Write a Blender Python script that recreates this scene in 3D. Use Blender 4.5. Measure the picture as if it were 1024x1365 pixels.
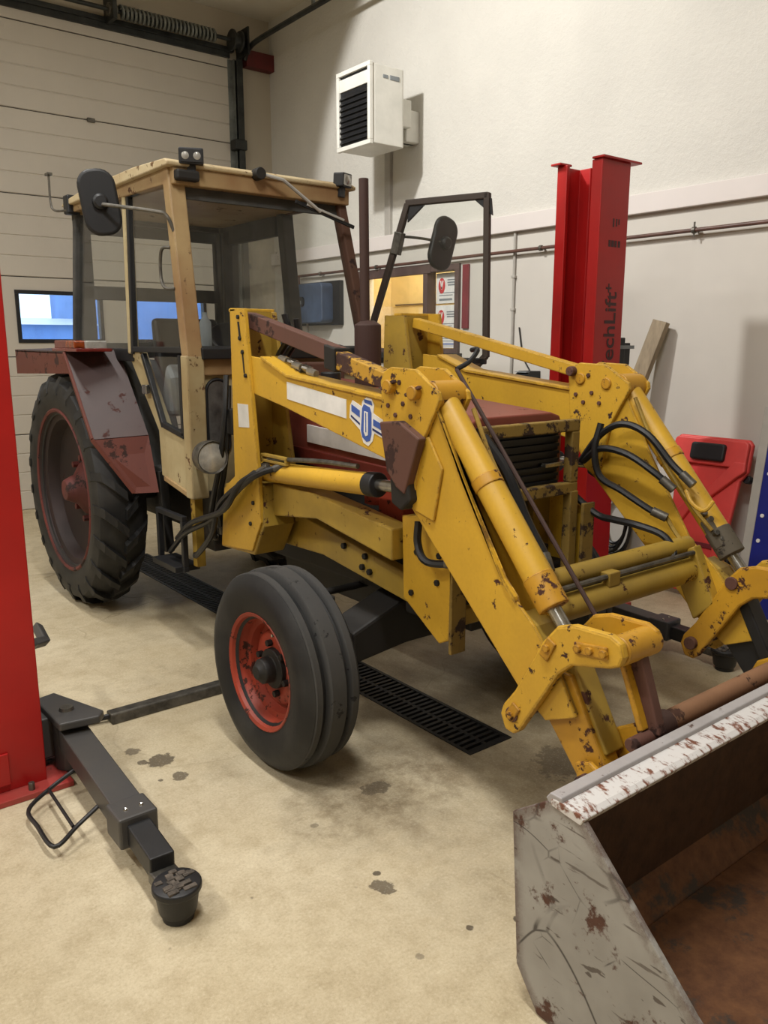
import bpy, bmesh, math, random
from mathutils import Vector, Matrix
random.seed(7)
R = math.radians
scene = bpy.context.scene
for o in list(bpy.data.objects): bpy.data.objects.remove(o)
col = scene.collection

# ------------------------------------------------------------------ camera
cam_d = bpy.data.cameras.new('camera')
cam = bpy.data.objects.new('camera', cam_d); col.objects.link(cam)
cam_d.sensor_fit = 'VERTICAL'; cam_d.sensor_height = 36.0
cam_d.lens = 1086.5 / 1365.0 * 36.0
cam.location = (0, 0, 1.6)
cam.rotation_euler = (R(90 - 11.725), 0, R(-38.162))
cam_d.clip_start = 0.05
scene.camera = cam

# ------------------------------------------------------------------ world and lights
world = bpy.data.worlds.new('world'); scene.world = world; world.use_nodes = True
bg = world.node_tree.nodes['Background']
bg.inputs[0].default_value = (0.62, 0.80, 1.0, 1); bg.inputs[1].default_value = 2.2

LAMPS = [  # ceiling luminaires: x, y, length along y, watts
    (-2.2, -0.4, 1.5, 55), (-2.2, 2.6, 1.5, 105), (-2.2, 5.6, 1.5, 70),
    (0.7, 1.2, 1.5, 115), (0.9, 4.4, 1.5, 60),
]
CEIL = 4.95
def area_lamp(x, y, l, w):
    d = bpy.data.lights.new('tube_light', 'AREA'); d.shape = 'RECTANGLE'
    d.size = 0.26; d.size_y = l; d.energy = w; d.color = (1.0, 0.985, 0.95)
    o = bpy.data.objects.new('tube_light', d); col.objects.link(o)
    o.location = (x, y, CEIL - 0.105)
for a in LAMPS: area_lamp(*a)
# spot lamp under the ceiling washing the plaster wall; its beam ends in an arc near the corner
FLOOD, AXIS = Vector((1.6, 4.7, 4.80)), Vector((0.91, 0.03, -0.41))
fl_d = bpy.data.lights.new('wall_wash_light', 'SPOT'); fl_d.energy = 520; fl_d.color = (1.0, 0.985, 0.95)
fl_d.spot_size = R(71); fl_d.spot_blend = 0.10; fl_d.shadow_soft_size = 0.10
fl_o = bpy.data.objects.new('wall_wash_light', fl_d); col.objects.link(fl_o); fl_o.location = FLOOD
fl_o.rotation_euler = AXIS.to_track_quat('-Z', 'Y').to_euler()

vs = scene.view_settings
vs.view_transform = 'Standard'; vs.look = 'None'; vs.gamma = 1.0; vs.exposure = 0.1
vs.use_curve_mapping = False

# ------------------------------------------------------------------ materials
def srgb(r, g, b):
    f = lambda c: (c / 255 / 12.92) if c / 255 <= 0.04045 else ((c / 255 + 0.055) / 1.055) ** 2.4
    return (f(r), f(g), f(b), 1)
class NT:
    def __init__(s, name):
        s.m = bpy.data.materials.new(name); s.m.use_nodes = True
        s.t = s.m.node_tree; s.t.nodes.clear()
        s.out = s.n('ShaderNodeOutputMaterial'); s.b = s.n('ShaderNodeBsdfPrincipled')
        s.l(s.b.outputs[0], s.out.inputs[0])
        s.tc = s.n('ShaderNodeTexCoord')
        s.co = s.tc.outputs['Object']
    def n(s, t, **k):
        x = s.t.nodes.new(t)
        for a, v in k.items(): setattr(x, a, v)
        return x
    def l(s, a, b): s.t.links.new(a, b)
    def noise(s, scale, detail=5, rough=0.6, co=None, stretch=None):
        x = s.n('ShaderNodeTexNoise'); x.inputs['Scale'].default_value = scale
        x.inputs['Detail'].default_value = detail; x.inputs['Roughness'].default_value = rough
        c = co or s.co
        if stretch:
            mp = s.n('ShaderNodeMapping'); mp.inputs['Scale'].default_value = stretch
            s.l(c, mp.inputs[0]); c = mp.outputs[0]
        s.l(c, x.inputs['Vector']); return x.outputs[0]
    def ramp(s, fac, a, b, ca=(0, 0, 0, 1), cb=(1, 1, 1, 1)):
        x = s.n('ShaderNodeValToRGB'); e = x.color_ramp.elements
        e[0].position = a; e[1].position = b; e[0].color = ca; e[1].color = cb
        s.l(fac, x.inputs[0]); return x.outputs[0]
    def mix(s, fac, a, b):
        x = s.n('ShaderNodeMix', data_type='RGBA')
        for v, i in ((fac, x.inputs[0]), (a, x.inputs[6]), (b, x.inputs[7])):
            if isinstance(v, (tuple, float, int)): i.default_value = v
            else: s.l(v, i)
        return x.outputs[2]
    def math(s, op, a, b=0.0):
        x = s.n('ShaderNodeMath', operation=op)
        for v, i in ((a, x.inputs[0]), (b, x.inputs[1])):
            if isinstance(v, (float, int)): i.default_value = v
            else: s.l(v, i)
        return x.outputs[0]
    def bump(s, h, strength=0.3, dist=0.01):
        x = s.n('ShaderNodeBump'); x.inputs['Strength'].default_value = strength
        x.inputs['Distance'].default_value = dist
        s.l(h, x.inputs['Height']); s.l(x.outputs[0], s.b.inputs['Normal'])
    def set(s, **k):
        for a, v in k.items():
            i = s.b.inputs[a.replace('_', ' ')]
            if isinstance(v, (tuple, float, int)): i.default_value = v
            else: s.l(v, i)

def paint(name, c, rust=(92, 48, 30), amount=0.5, rough=0.45, dirt=(70, 58, 42), dirt_amt=0.3, scale=9, metallic=0.0, edge=0.0):
    """paint with rust chips; amount 0..1 = how much has come off"""
    t = NT(name)
    n1 = t.noise(scale, 8, 0.68); n2 = t.noise(2.3, 4, 0.6); n3 = t.noise(scale * 4, 4, 0.6)
    base = t.mix(t.math('MULTIPLY', t.ramp(n2, 0.35, 0.75), dirt_amt), srgb(*c), srgb(*dirt))
    base = t.mix(t.math('MULTIPLY', t.ramp(n3, 0.3, 0.8), 0.16), base, srgb(*[min(255, int(v * 0.72)) for v in c]))
    th = 0.74 - 0.26 * amount
    chip = t.ramp(n1, th, th + 0.035)
    if edge:
        bv = t.n('ShaderNodeBevel'); bv.samples = 3; bv.inputs['Radius'].default_value = 0.012
        ge = t.n('ShaderNodeNewGeometry')
        dt = t.n('ShaderNodeVectorMath', operation='DOT_PRODUCT'); t.l(bv.outputs[0], dt.inputs[0]); t.l(ge.outputs['Normal'], dt.inputs[1])
        em = t.math('MULTIPLY', t.ramp(dt.outputs['Value'], 0.80, 0.97, (1, 1, 1, 1), (0, 0, 0, 1)), t.ramp(n1, 0.42, 0.52))
        chip = t.math('MAXIMUM', chip, t.math('MULTIPLY', em, edge))
    rc = t.mix(n3, srgb(*rust), srgb(*[int(v * 0.45) for v in rust]))
    t.set(Base_Color=t.mix(chip, base, rc), Metallic=metallic)
    t.set(Roughness=t.mix(chip, (rough,) * 3 + (1,), (0.85, 0.85, 0.85, 1)))
    t.bump(t.math('SUBTRACT', t.math('MULTIPLY', n3, 0.3), chip), 0.25, 0.002)
    return t.m
def plain(name, c, rough=0.5, metallic=0.0, var=0.12, scale=6, bump=0.0, bscale=60):
    t = NT(name)
    n = t.noise(scale, 5)
    t.set(Base_Color=t.mix(t.ramp(n, 0.3, 0.75), srgb(*c), srgb(*[max(0, int(v * (1 - var * 2))) for v in c])), Roughness=rough, Metallic=metallic)
    if bump: t.bump(t.noise(bscale, 4), bump, 0.004)
    return t.m
def emis(name, c, s):
    t = NT(name); t.set(Base_Color=srgb(*c), Emission_Color=srgb(*c), Emission_Strength=s); return t.m
def glass(name, tint=(0.86, 0.9, 0.88), dust=0.05):
    t = NT(name); t.t.nodes.remove(t.b)
    tr = t.n('ShaderNodeBsdfTransparent'); tr.inputs[0].default_value = tint + (1,)
    gl = t.n('ShaderNodeBsdfGlossy'); gl.inputs['Roughness'].default_value = 0.03
    df = t.n('ShaderNodeBsdfDiffuse'); df.inputs[0].default_value = (0.5, 0.48, 0.44, 1)
    fr = t.n('ShaderNodeLayerWeight'); fr.inputs[0].default_value = 0.5
    m1 = t.n('ShaderNodeMixShader'); m2 = t.n('ShaderNodeMixShader')
    t.l(t.math('MULTIPLY', t.ramp(t.noise(3, 6), 0.3, 0.8), dust), m1.inputs[0])
    t.l(tr.outputs[0], m1.inputs[1]); t.l(df.outputs[0], m1.inputs[2])
    t.l(t.math('ADD', t.math('MULTIPLY', t.math('POWER', fr.outputs['Facing'], 4.0), 0.5), 0.025), m2.inputs[0]); t.l(m1.outputs[0], m2.inputs[1]); t.l(gl.outputs[0], m2.inputs[2])
    t.l(m2.outputs[0], t.out.inputs[0]); return t.m

M = {}
M['yellow'] = paint('worn_yellow_paint', (214, 168, 50), amount=0.42, dirt=(158, 122, 46), dirt_amt=0.5, scale=19, edge=0.8)
M['yellow_dirty'] = paint('dirty_yellow_paint', (184, 150, 56), amount=0.5, dirt=(110, 92, 48), dirt_amt=0.7, scale=10, edge=0.8)
M['yellow_rusty'] = paint('chipped_yellow_paint', (205, 152, 36), amount=0.62, dirt=(130, 90, 40), dirt_amt=0.5, scale=16, edge=0.9)
M['brown'] = paint('brown_rust', (96, 62, 52), rust=(70, 40, 32), amount=0.7, rough=0.7, scale=7)
M['dark_brown'] = paint('dark_brown_rust', (62, 38, 33), rust=(90, 50, 36), amount=0.45, rough=0.7)
M['tractor_red'] = paint('faded_tractor_red', (148, 62, 46), rust=(92, 58, 46), amount=0.6, rough=0.5, dirt=(96, 62, 52), dirt_amt=0.8, scale=5)
M['orange_red'] = paint('orange_red_rim_paint', (166, 60, 38), rust=(84, 40, 28), amount=0.68, rough=0.55, dirt=(104, 52, 40), dirt_amt=0.8, scale=16)
M['fender'] = paint('rusty_fender_paint', (64, 41, 37), rust=(88, 42, 33), amount=0.6, rough=0.5, dirt=(48, 34, 33), dirt_amt=0.7, scale=9)
M['fender_low'] = paint('rusty_orange_fender', (98, 45, 33), rust=(70, 38, 30), amount=0.66, rough=0.6, dirt=(100, 52, 40), dirt_amt=0.6, scale=9)
M['cream'] = paint('cream_cab_paint', (184, 170, 132), rust=(124, 84, 48), amount=0.42, rough=0.5, dirt=(146, 122, 80), dirt_amt=0.9, scale=10, edge=0.7)
M['cream_top'] = paint('cream_roof_paint', (204, 190, 154), rust=(140, 104, 62), amount=0.55, rough=0.6, dirt=(160, 130, 88), dirt_amt=0.8, scale=14, edge=0.7)
M['ochre'] = paint('ochre_cab_pillar', (170, 146, 104), rust=(112, 70, 40), amount=0.46, rough=0.5, dirt=(128, 90, 56), dirt_amt=1.0, scale=10, edge=0.7)
M['guard'] = paint('rust_eaten_yellow_guard', (150, 122, 52), rust=(66, 44, 30), amount=0.8, rough=0.7, dirt=(84, 66, 40), dirt_amt=0.8, scale=14, edge=0.9)
M['rim_dark'] = paint('dark_wheel_disc', (44, 28, 26), rust=(70, 40, 34), amount=0.5, rough=0.7, dirt=(24, 20, 20), dirt_amt=0.7)
M['hub_red'] = paint('dull_red_hub', (104, 44, 38), rust=(56, 34, 30), amount=0.7, rough=0.7, dirt=(50, 30, 28), dirt_amt=0.8)
M['tan_rust'] = paint('tan_rusty_tube', (138, 100, 72), rust=(96, 62, 46), amount=0.6, rough=0.65, dirt=(110, 78, 58), dirt_amt=0.6, scale=12)
M['door_frame'] = paint('dark_brown_door_frame', (60, 49, 42), rust=(110, 82, 54), amount=0.4, rough=0.6)
M['silver'] = plain('silver_wiper_paint', (178, 176, 170), 0.4, 0.0, var=0.1)
M['dusty_glass'] = glass('very_dusty_glass', (0.95, 0.96, 0.95), 0.45)
M['link_flaking'] = paint('flaking_yellow_on_brown', (196, 150, 48), rust=(84, 52, 42), amount=0.95, rough=0.6, scale=9)
M['yellow_chipped'] = paint('chipped_yellow_plate', (214, 168, 50), rust=(76, 42, 28), amount=0.56, dirt=(170, 128, 46), dirt_amt=0.4, scale=24, edge=0.9)
M['hood_top'] = paint('faded_hood_red', (138, 68, 54), rust=(92, 54, 44), amount=0.5, rough=0.45, dirt=(104, 60, 52), dirt_amt=0.8, scale=6)
M['hood_red'] = paint('dark_hood_red', (116, 44, 34), rust=(70, 38, 32), amount=0.5, rough=0.5, dirt=(70, 34, 30), dirt_amt=0.7)
M['rib_rubber'] = paint('dusty_tread_rubber', (52, 52, 52), rust=(38, 38, 38), amount=0.5, rough=0.75, dirt=(80, 78, 75), dirt_amt=0.6, scale=22)
M['valve'] = paint('dusty_cast_valve', (92, 84, 70), rust=(56, 48, 40), amount=0.6, rough=0.8, dirt=(70, 62, 50), dirt_amt=0.6, scale=20)
M['pad_rubber'] = plain('crumbly_rubber_pad', (104, 94, 84), 0.85, var=0.3, scale=40)
M['rust_pillar'] = paint('rusty_cab_pillar', (86, 56, 42), rust=(60, 36, 28), amount=0.6, rough=0.7)
M['lift_red'] = plain('red_lift_paint', (182, 25, 24), 0.38, var=0.08, scale=2)
M['lift_red_dirty'] = paint('dusty_red_lift_paint', (168, 42, 40), rust=(110, 80, 74), amount=0.35, dirt=(140, 90, 80), dirt_amt=0.5)
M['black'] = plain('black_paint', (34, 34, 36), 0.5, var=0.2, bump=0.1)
M['black_worn'] = paint('worn_black_paint', (62, 62, 64), rust=(96, 90, 82), amount=0.25, rough=0.45, dirt=(84, 78, 68), dirt_amt=0.5, scale=14)
M['lining'] = plain('grey_cab_lining', (80, 80, 78), 0.75, var=0.2)
M['rubber'] = plain('black_hose_rubber', (28, 28, 30), 0.45, var=0.2)
M['grease'] = paint('greasy_iron', (30, 27, 24), rust=(58, 44, 33), amount=0.45, rough=0.65, dirt=(18, 17, 16), dirt_amt=0.8)
M['steel'] = plain('bright_steel', (190, 188, 182), 0.25, 0.9, var=0.15, scale=20)
M['dull_steel'] = plain('dull_steel', (120, 116, 108), 0.45, 0.7, var=0.25, scale=20)
M['plastic'] = plain('black_plastic', (26, 27, 30), 0.5, var=0.1)
M['mirror_glass'] = plain('mirror_silver', (205, 210, 214), 0.05, 1.0, var=0.02)
M['glass'] = glass('dusty_cab_glass', (0.955, 0.965, 0.96), 0.03)
M['window_glass'] = glass('window_glass', (0.92, 0.95, 0.97), 0.02)
M['lens'] = plain('lamp_lens', (186, 184, 176), 0.08, 0.1, var=0.15, scale=14)
M['amber'] = plain('amber_lens', (150, 66, 24), 0.2, var=0.2, scale=30)
M['red_lens'] = plain('red_lens', (124, 40, 34), 0.2, var=0.2, scale=30)
M['white_paint'] = plain('white_enamel', (226, 224, 216), 0.4, var=0.04)
M['sticker'] = plain('white_sticker', (232, 230, 226), 0.5, var=0.05, scale=12)
M['blue_print'] = plain('blue_print', (62, 92, 168), 0.5, var=0.05)
M['navy_print'] = plain('navy_print', (34, 46, 96), 0.5, var=0.05)
M['grey_print'] = plain('grey_print', (136, 142, 146), 0.6, var=0.1)
M['red_print'] = plain('red_print', (206, 62, 66), 0.6, var=0.1)
M['dark_print'] = plain('dark_red_print', (66, 20, 24), 0.5, var=0.05)
M['pipe'] = plain('brown_pipe', (104, 72, 62), 0.45, var=0.2)
M['conduit'] = plain('grey_conduit', (176, 172, 164), 0.5, var=0.05)
M['track'] = plain('dark_galvanised_track', (66, 68, 66), 0.45, 0.5, var=0.25)
M['galv'] = plain('galvanised_track', (136, 140, 136), 0.45, 0.5, var=0.2)
M['beam_red'] = plain('oxide_red_beam', (104, 30, 30), 0.6, var=0.15)
M['creeper_red'] = plain('red_creeper_plastic', (222, 74, 70), 0.42, var=0.05)
M['blue_panel'] = plain('blue_steel_panel', (22, 34, 128), 0.4, var=0.08)
M['blue_box'] = plain('dark_blue_plastic', (70, 88, 116), 0.5, var=0.15)
M['frame_dark'] = plain('dark_window_frame', (40, 38, 38), 0.5, var=0.1)
M['frame_brown'] = plain('brown_window_frame', (96, 76, 72), 0.55, var=0.15)
M['warm'] = plain('warm_office_wall', (244, 222, 168), 0.7, var=0.05)
M['strip_red'] = plain('dark_red_strip', (124, 40, 50), 0.5, var=0.1)
M['sky_blue'] = plain('pale_blue_cladding', (110, 150, 214), 0.6, var=0.1, scale=1)
M['window_grey'] = plain('grimy_footwell_window', (110, 108, 104), 0.3, var=0.3, scale=9)
M['grate'] = plain('iron_grate', (44, 42, 40), 0.55, 0.4, var=0.3, scale=30)

def tyre_mat():
    t = NT('dusty_black_tyre')
    n = t.noise(5, 6); n2 = t.noise(40, 3)
    c = t.mix(t.ramp(n, 0.45, 0.8), srgb(22, 22, 23), srgb(56, 55, 53))
    t.set(Base_Color=t.mix(t.math('MULTIPLY', n2, 0.3), c, srgb(20, 20, 21)), Roughness=0.62)
    t.bump(n2, 0.15, 0.003); return t.m
M['tyre'] = tyre_mat()
def floor_mat():
    t = NT('stained_concrete_floor')
    n1 = t.noise(0.7, 6, 0.6); n2 = t.noise(3.2, 8, 0.7); n3 = t.noise(38, 4, 0.6); n4 = t.noise(1.5, 8, 0.75, stretch=(1.0, 0.5, 1))
    c = t.mix(t.ramp(n1, 0.32, 0.7), srgb(218, 206, 178), srgb(192, 177, 144))
    c = t.mix(t.math('MULTIPLY', t.ramp(n2, 0.45, 0.72), 0.5), c, srgb(164, 146, 112))
    # trodden, oily floor around the vehicle, with the shade beneath it painted in
    n6 = t.noise(16, 6, 0.7); n5 = t.noise(9, 10, 0.78)
    c = t.mix(t.math('MULTIPLY', t.ramp(n5, 0.46, 0.66), 0.42), c, srgb(150, 132, 98))
    c = t.mix(t.math('MULTIPLY', t.ramp(n5, 0.30, 0.42, (1, 1, 1, 1), (0, 0, 0, 1)), 0.5), c, srgb(226, 214, 184))
    def blob(x, y, rx, ry, soft=0.6):
        sep = t.n('ShaderNodeMapping'); sep.inputs['Location'].default_value = (-x / rx, -y / ry, 0)
        sep.inputs['Scale'].default_value = (1 / rx, 1 / ry, 0)
        t.l(t.co, sep.inputs[0])
        ln = t.n('ShaderNodeVectorMath', operation='LENGTH'); t.l(sep.outputs[0], ln.inputs[0])
        w = t.math('ADD', ln.outputs['Value'], t.math('MULTIPLY', t.math('SUBTRACT', n2 if rx > .3 else n6, 0.5), 1.6 if rx > .3 else 2.6))
        return t.ramp(w, 1 - soft, 1.0, (1, 1, 1, 1), (0, 0, 0, 1))
    zone = blob(2.45, 2.5, 1.25, 2.4)  # floor dirt plus the vehicle's shade, both put into the colour
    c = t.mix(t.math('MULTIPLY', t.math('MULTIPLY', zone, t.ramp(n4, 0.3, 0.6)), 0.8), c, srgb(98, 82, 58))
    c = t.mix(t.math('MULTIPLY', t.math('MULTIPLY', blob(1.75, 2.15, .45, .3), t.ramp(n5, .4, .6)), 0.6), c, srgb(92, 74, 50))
    for (x, y, r1, k) in ((1.12, 2.84, 0.055, 0.85), (1.06, 2.87, 0.02, 0.8), (1.13, 2.68, 0.034, 0.8), (1.06, 2.70, 0.01, 0.8), (1.06, 2.98, 0.03, 0.7), (0.93, 2.80, 0.012, 0.8), (1.34, 1.71, 0.035, 0.8), (1.36, 1.77, 0.013, 0.9),
                          (1.66, 2.16, 0.05, 0.7), (1.42, 1.42, 0.012, 0.9), (1.24, 1.42, 0.015, 0.5), (1.55, 1.36, 0.014, 0.95), (1.35, 2.1, 0.015, 0.5), (2.35, 1.85, 0.12, 0.6)):
        c = t.mix(t.math('MULTIPLY', blob(x, y, r1, r1, 0.15), k), c, srgb(56, 48, 42))
    v = t.n('ShaderNodeTexVoronoi'); v.inputs['Scale'].default_value = 9; t.l(t.co, v.inputs['Vector'])
    spk = t.ramp(v.outputs['Distance'], 0.025, 0.06, (1, 1, 1, 1), (0, 0, 0, 1))
    c = t.mix(t.math('MULTIPLY', t.math('MULTIPLY', spk, t.ramp(n2, 0.5, 0.6)), 0.7), c, srgb(70, 58, 44))
    # hairline cracks
    v2 = t.n('ShaderNodeTexVoronoi', feature='DISTANCE_TO_EDGE'); v2.inputs['Scale'].default_value = 0.55
    mixv = t.n('ShaderNodeVectorMath', operation='ADD'); nz = t.n('ShaderNodeTexNoise'); nz.inputs['Scale'].default_value = 2.0
    sc = t.n('ShaderNodeVectorMath', operation='SCALE'); sc.inputs['Scale'].default_value = 0.5
    t.l(t.co, nz.inputs['Vector']); t.l(nz.outputs[1], sc.inputs[0]); t.l(t.co, mixv.inputs[0]); t.l(sc.outputs[0], mixv.inputs[1])
    t.l(mixv.outputs[0], v2.inputs['Vector'])
    crack = t.ramp(v2.outputs['Distance'], 0.0012, 0.004, (1, 1, 1, 1), (0, 0, 0, 1))
    c = t.mix(t.math('MULTIPLY', t.math('MULTIPLY', crack, t.ramp(n1, 0.45, 0.55)), 0.5), c, srgb(110, 96, 70))
    n7 = t.noise(110, 3, 0.7)
    c = t.mix(t.math('MULTIPLY', n3, 0.25), c, srgb(150, 132, 98))
    c = t.mix(t.math('MULTIPLY', t.ramp(n7, 0.5, 0.75), 0.35), c, srgb(128, 110, 80))
    c = t.mix(t.math('MULTIPLY', t.ramp(n7, 0.25, 0.45, (1, 1, 1, 1), (0, 0, 0, 1)), 0.3), c, srgb(232, 222, 198))
    t.set(Base_Color=c, Roughness=t.ramp(n2, 0.3, 0.8, (0.5, 0.5, 0.5, 1), (0.75, 0.75, 0.75, 1)))
    t.bump(t.math('ADD', n3, t.math('ADD', n5, n2)), 0.2, 0.008); return t.m
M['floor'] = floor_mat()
def wall_mat(name, c, bs, st, rough=0.75):
    t = NT(name); n = t.noise(0.8, 5); n2 = t.noise(bs, 5, 0.7)
    t.set(Base_Color=t.mix(t.ramp(n, 0.3, 0.75), srgb(*c), srgb(*[int(v * 0.93) for v in c])), Roughness=rough)
    t.bump(n2, st, 0.012); return t.m
M['stucco'] = wall_mat('rough_white_plaster', (211, 208, 200), 26, 0.6)
M['panel_wall'] = wall_mat('smooth_wall_panel', (208, 203, 194), 8, 0.06)
M['trim'] = wall_mat('pale_trim', (222, 214, 210), 8, 0.04)
M['door_wall'] = wall_mat('grey_beige_wall', (190, 180, 162), 20, 0.1)
M['ceiling'] = wall_mat('ceiling_paint', (226, 220, 206), 12, 0.05)
M['door_panel'] = wall_mat('embossed_door_panel', (200, 193, 181), 90, 0.12, 0.42)
def wood_mat():
    t = NT('weathered_wood'); n = t.noise(6, 6, 0.6, stretch=(6, 6, 0.6))
    t.set(Base_Color=t.mix(n, srgb(176, 160, 134), srgb(104, 90, 72)), Roughness=0.8); t.bump(n, 0.4, 0.005); return t.m
M['wood'] = wood_mat()
def bucket_side():
    t = NT('scratched_grey_bucket_paint')
    n1 = t.noise(7, 9, 0.72); n2 = t.noise(30, 4); n3 = t.noise(3, 4)
    def lines(scale, dist, wdt, seed):
        v = t.n('ShaderNodeTexVoronoi', feature='DISTANCE_TO_EDGE'); v.inputs['Scale'].default_value = scale
        nz = t.n('ShaderNodeTexNoise'); nz.inputs['Scale'].default_value = 1.6; nz.inputs['Detail'].default_value = 1
        mp = t.n('ShaderNodeMapping'); mp.inputs['Location'].default_value = (seed, seed * 2, 0); t.l(t.co, mp.inputs[0])
        t.l(mp.outputs[0], nz.inputs['Vector'])
        sc = t.n('ShaderNodeVectorMath', operation='SCALE'); sc.inputs['Scale'].default_value = dist; t.l(nz.outputs[1], sc.inputs[0])
        ad = t.n('ShaderNodeVectorMath', operation='ADD'); t.l(mp.outputs[0], ad.inputs[0]); t.l(sc.outputs[0], ad.inputs[1])
        t.l(ad.outputs[0], v.inputs['Vector'])
        return t.ramp(v.outputs['Distance'], wdt * 0.4, wdt, (1, 1, 1, 1), (0, 0, 0, 1))
    scr = t.math('MULTIPLY', lines(3.2, 0.5, 0.010, 3.1), t.ramp(t.noise(4, 2), 0.45, 0.55))
    scr = t.math('MAXIMUM', scr, t.math('MULTIPLY', lines(6.5, 0.3, 0.012, 7.7), t.ramp(t.noise(6, 2), 0.52, 0.6)))
    base = t.mix(t.ramp(n3, 0.3, 0.7), srgb(164, 161, 155), srgb(132, 128, 122))
    chip = t.ramp(n1, 0.555, 0.60)
    sc2 = t.ramp(t.noise(5, 6, 0.5, stretch=(1, 0.8, 9)), 0.66, 0.68)
    sc3 = t.ramp(t.noise(26, 3, 0.5, stretch=(1, 0.5, 1.6)), 0.69, 0.715)
    bv = t.n('ShaderNodeBevel'); bv.samples = 4; bv.inputs['Radius'].default_value = 0.05
    ge = t.n('ShaderNodeNewGeometry'); dt = t.n('ShaderNodeVectorMath', operation='DOT_PRODUCT'); t.l(bv.outputs[0], dt.inputs[0]); t.l(ge.outputs['Normal'], dt.inputs[1])
    chip = t.math('MAXIMUM', chip, t.math('MULTIPLY', t.ramp(dt.outputs['Value'], 0.86, 0.985, (1, 1, 1, 1), (0, 0, 0, 1)), t.ramp(n1, 0.40, 0.5)))
    c = t.mix(chip, base, t.mix(n2, srgb(94, 54, 38), srgb(46, 30, 26)))
    c = t.mix(t.math('MULTIPLY', scr, 0.85), c, srgb(48, 42, 40))
    c = t.mix(t.math('MULTIPLY', sc2, 0.7), c, srgb(74, 62, 56))
    c = t.mix(t.math('MULTIPLY', sc3, 0.8), c, srgb(66, 54, 48))
    t.set(Base_Color=c, Roughness=0.6); t.bump(t.math('SUBTRACT', n2, chip), 0.2, 0.002); return t.m
M['bucket_side'] = bucket_side()
def bucket_rim():
    t = NT('chipped_white_bucket_rim')
    n1 = t.noise(30, 9, 0.72, stretch=(1.6, 0.7, 0.7)); n2 = t.noise(60, 4)
    c = t.mix(t.ramp(n1, 0.51, 0.58), srgb(206, 203, 201), t.mix(n2, srgb(138, 86, 62), srgb(86, 50, 40)))
    t.set(Base_Color=c, Roughness=0.55); t.bump(n1, 0.2, 0.003); return t.m
M['bucket_rim'] = bucket_rim()
M['rim_grey'] = paint('smooth_grey_rim_bar', (168, 164, 164), rust=(110, 80, 66), amount=0.35, rough=0.5, dirt=(140, 130, 128), dirt_amt=0.5, scale=16)
def bucket_in(name, a, b, c3, k):
    t = NT(name); n1 = t.noise(3.4, 8, 0.7); n2 = t.noise(18, 6, 0.7)
    c = t.mix(t.ramp(n2, 0.3, 0.7), srgb(*a), srgb(*b))
    c = t.mix(t.ramp(n1, k, k + 0.06), c, srgb(*c3))
    t.set(Base_Color=c, Roughness=0.65, Metallic=0.15); t.bump(n2, 0.3, 0.004); return t.m
M['bucket_back'] = bucket_in('brown_rusty_bucket_back', (92, 66, 48), (62, 44, 34), (80, 62, 50), 0.6)
M['bucket_floor'] = bucket_in('rust_and_bare_steel_floor', (132, 90, 58), (94, 60, 40), (74, 64, 56), 0.55)

# ------------------------------------------------------------------ geometry helpers
WL = {}
def newbm(): return bmesh.new()
def prism(bm, pts, axis, a, b):
    """polygon of 2d points extruded along axis from a to b"""
    def mk(p, v):
        return {'X': (v, p[0], p[1]), 'Y': (p[0], v, p[1]), 'Z': (p[0], p[1], v)}[axis]
    va = [bm.verts.new(mk(p, a)) for p in pts]; vb = [bm.verts.new(mk(p, b)) for p in pts]
    n = len(pts)
    bm.faces.new(va); bm.faces.new(vb[::-1])
    for i in range(n): bm.faces.new((va[i], vb[i], vb[(i + 1) % n], va[(i + 1) % n]))
    return bm
def box(bm, x0, x1, y0, y1, z0, z1):
    return prism(bm, [(x0, y0), (x1, y0), (x1, y1), (x0, y1)], 'Z', z0, z1)
def B(*a): return box(newbm(), *a)
def PR(pts, axis, a, b): return prism(newbm(), pts, axis, a, b)
def smooth_path(pts, k=6):
    P = [Vector(p) for p in pts]; out = []
    Q = [P[0] * 2 - P[1]] + P + [P[-1] * 2 - P[-2]]
    for i in range(1, len(Q) - 2):
        a, b, c, d = Q[i - 1:i + 3]
        for j in range(k):
            t = j / k
            out.append(0.5 * ((2 * b) + (c - a) * t + (2 * a - 5 * b + 4 * c - d) * t * t + (3 * b - a - 3 * c + d) * t ** 3))
    out.append(P[-1]); return out
def tube(bm, pts, r, n=10, r2=None):
    P = [Vector(p) for p in pts]; rings = []
    t0 = (P[1] - P[0]).normalized()
    up = Vector((0, 0, 1)) if abs(t0.z) < 0.9 else Vector((1, 0, 0))
    u = t0.cross(up).normalized()
    for i, p in enumerate(P):
        t = (P[min(i + 1, len(P) - 1)] - P[max(i - 1, 0)]).normalized()
        u = (u - t * u.dot(t)).normalized(); v = t.cross(u)
        rr = r if r2 is None else r + (r2 - r) * i / (len(P) - 1)
        rings.append([bm.verts.new(p + (u * math.cos(2 * math.pi * k / n) + v * math.sin(2 * math.pi * k / n)) * rr) for k in range(n)])
    for i in range(len(P) - 1):
        for k in range(n):
            bm.faces.new((rings[i][k], rings[i][(k + 1) % n], rings[i + 1][(k + 1) % n], rings[i + 1][k]))
    bm.faces.new(rings[0][::-1]); bm.faces.new(rings[-1]); return bm
def T(pts, r, n=10, r2=None): return tube(newbm(), pts, r, n, r2)
def HOSE(pts, r, n=8, k=6): return tube(newbm(), smooth_path(pts, k), r, n)
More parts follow.
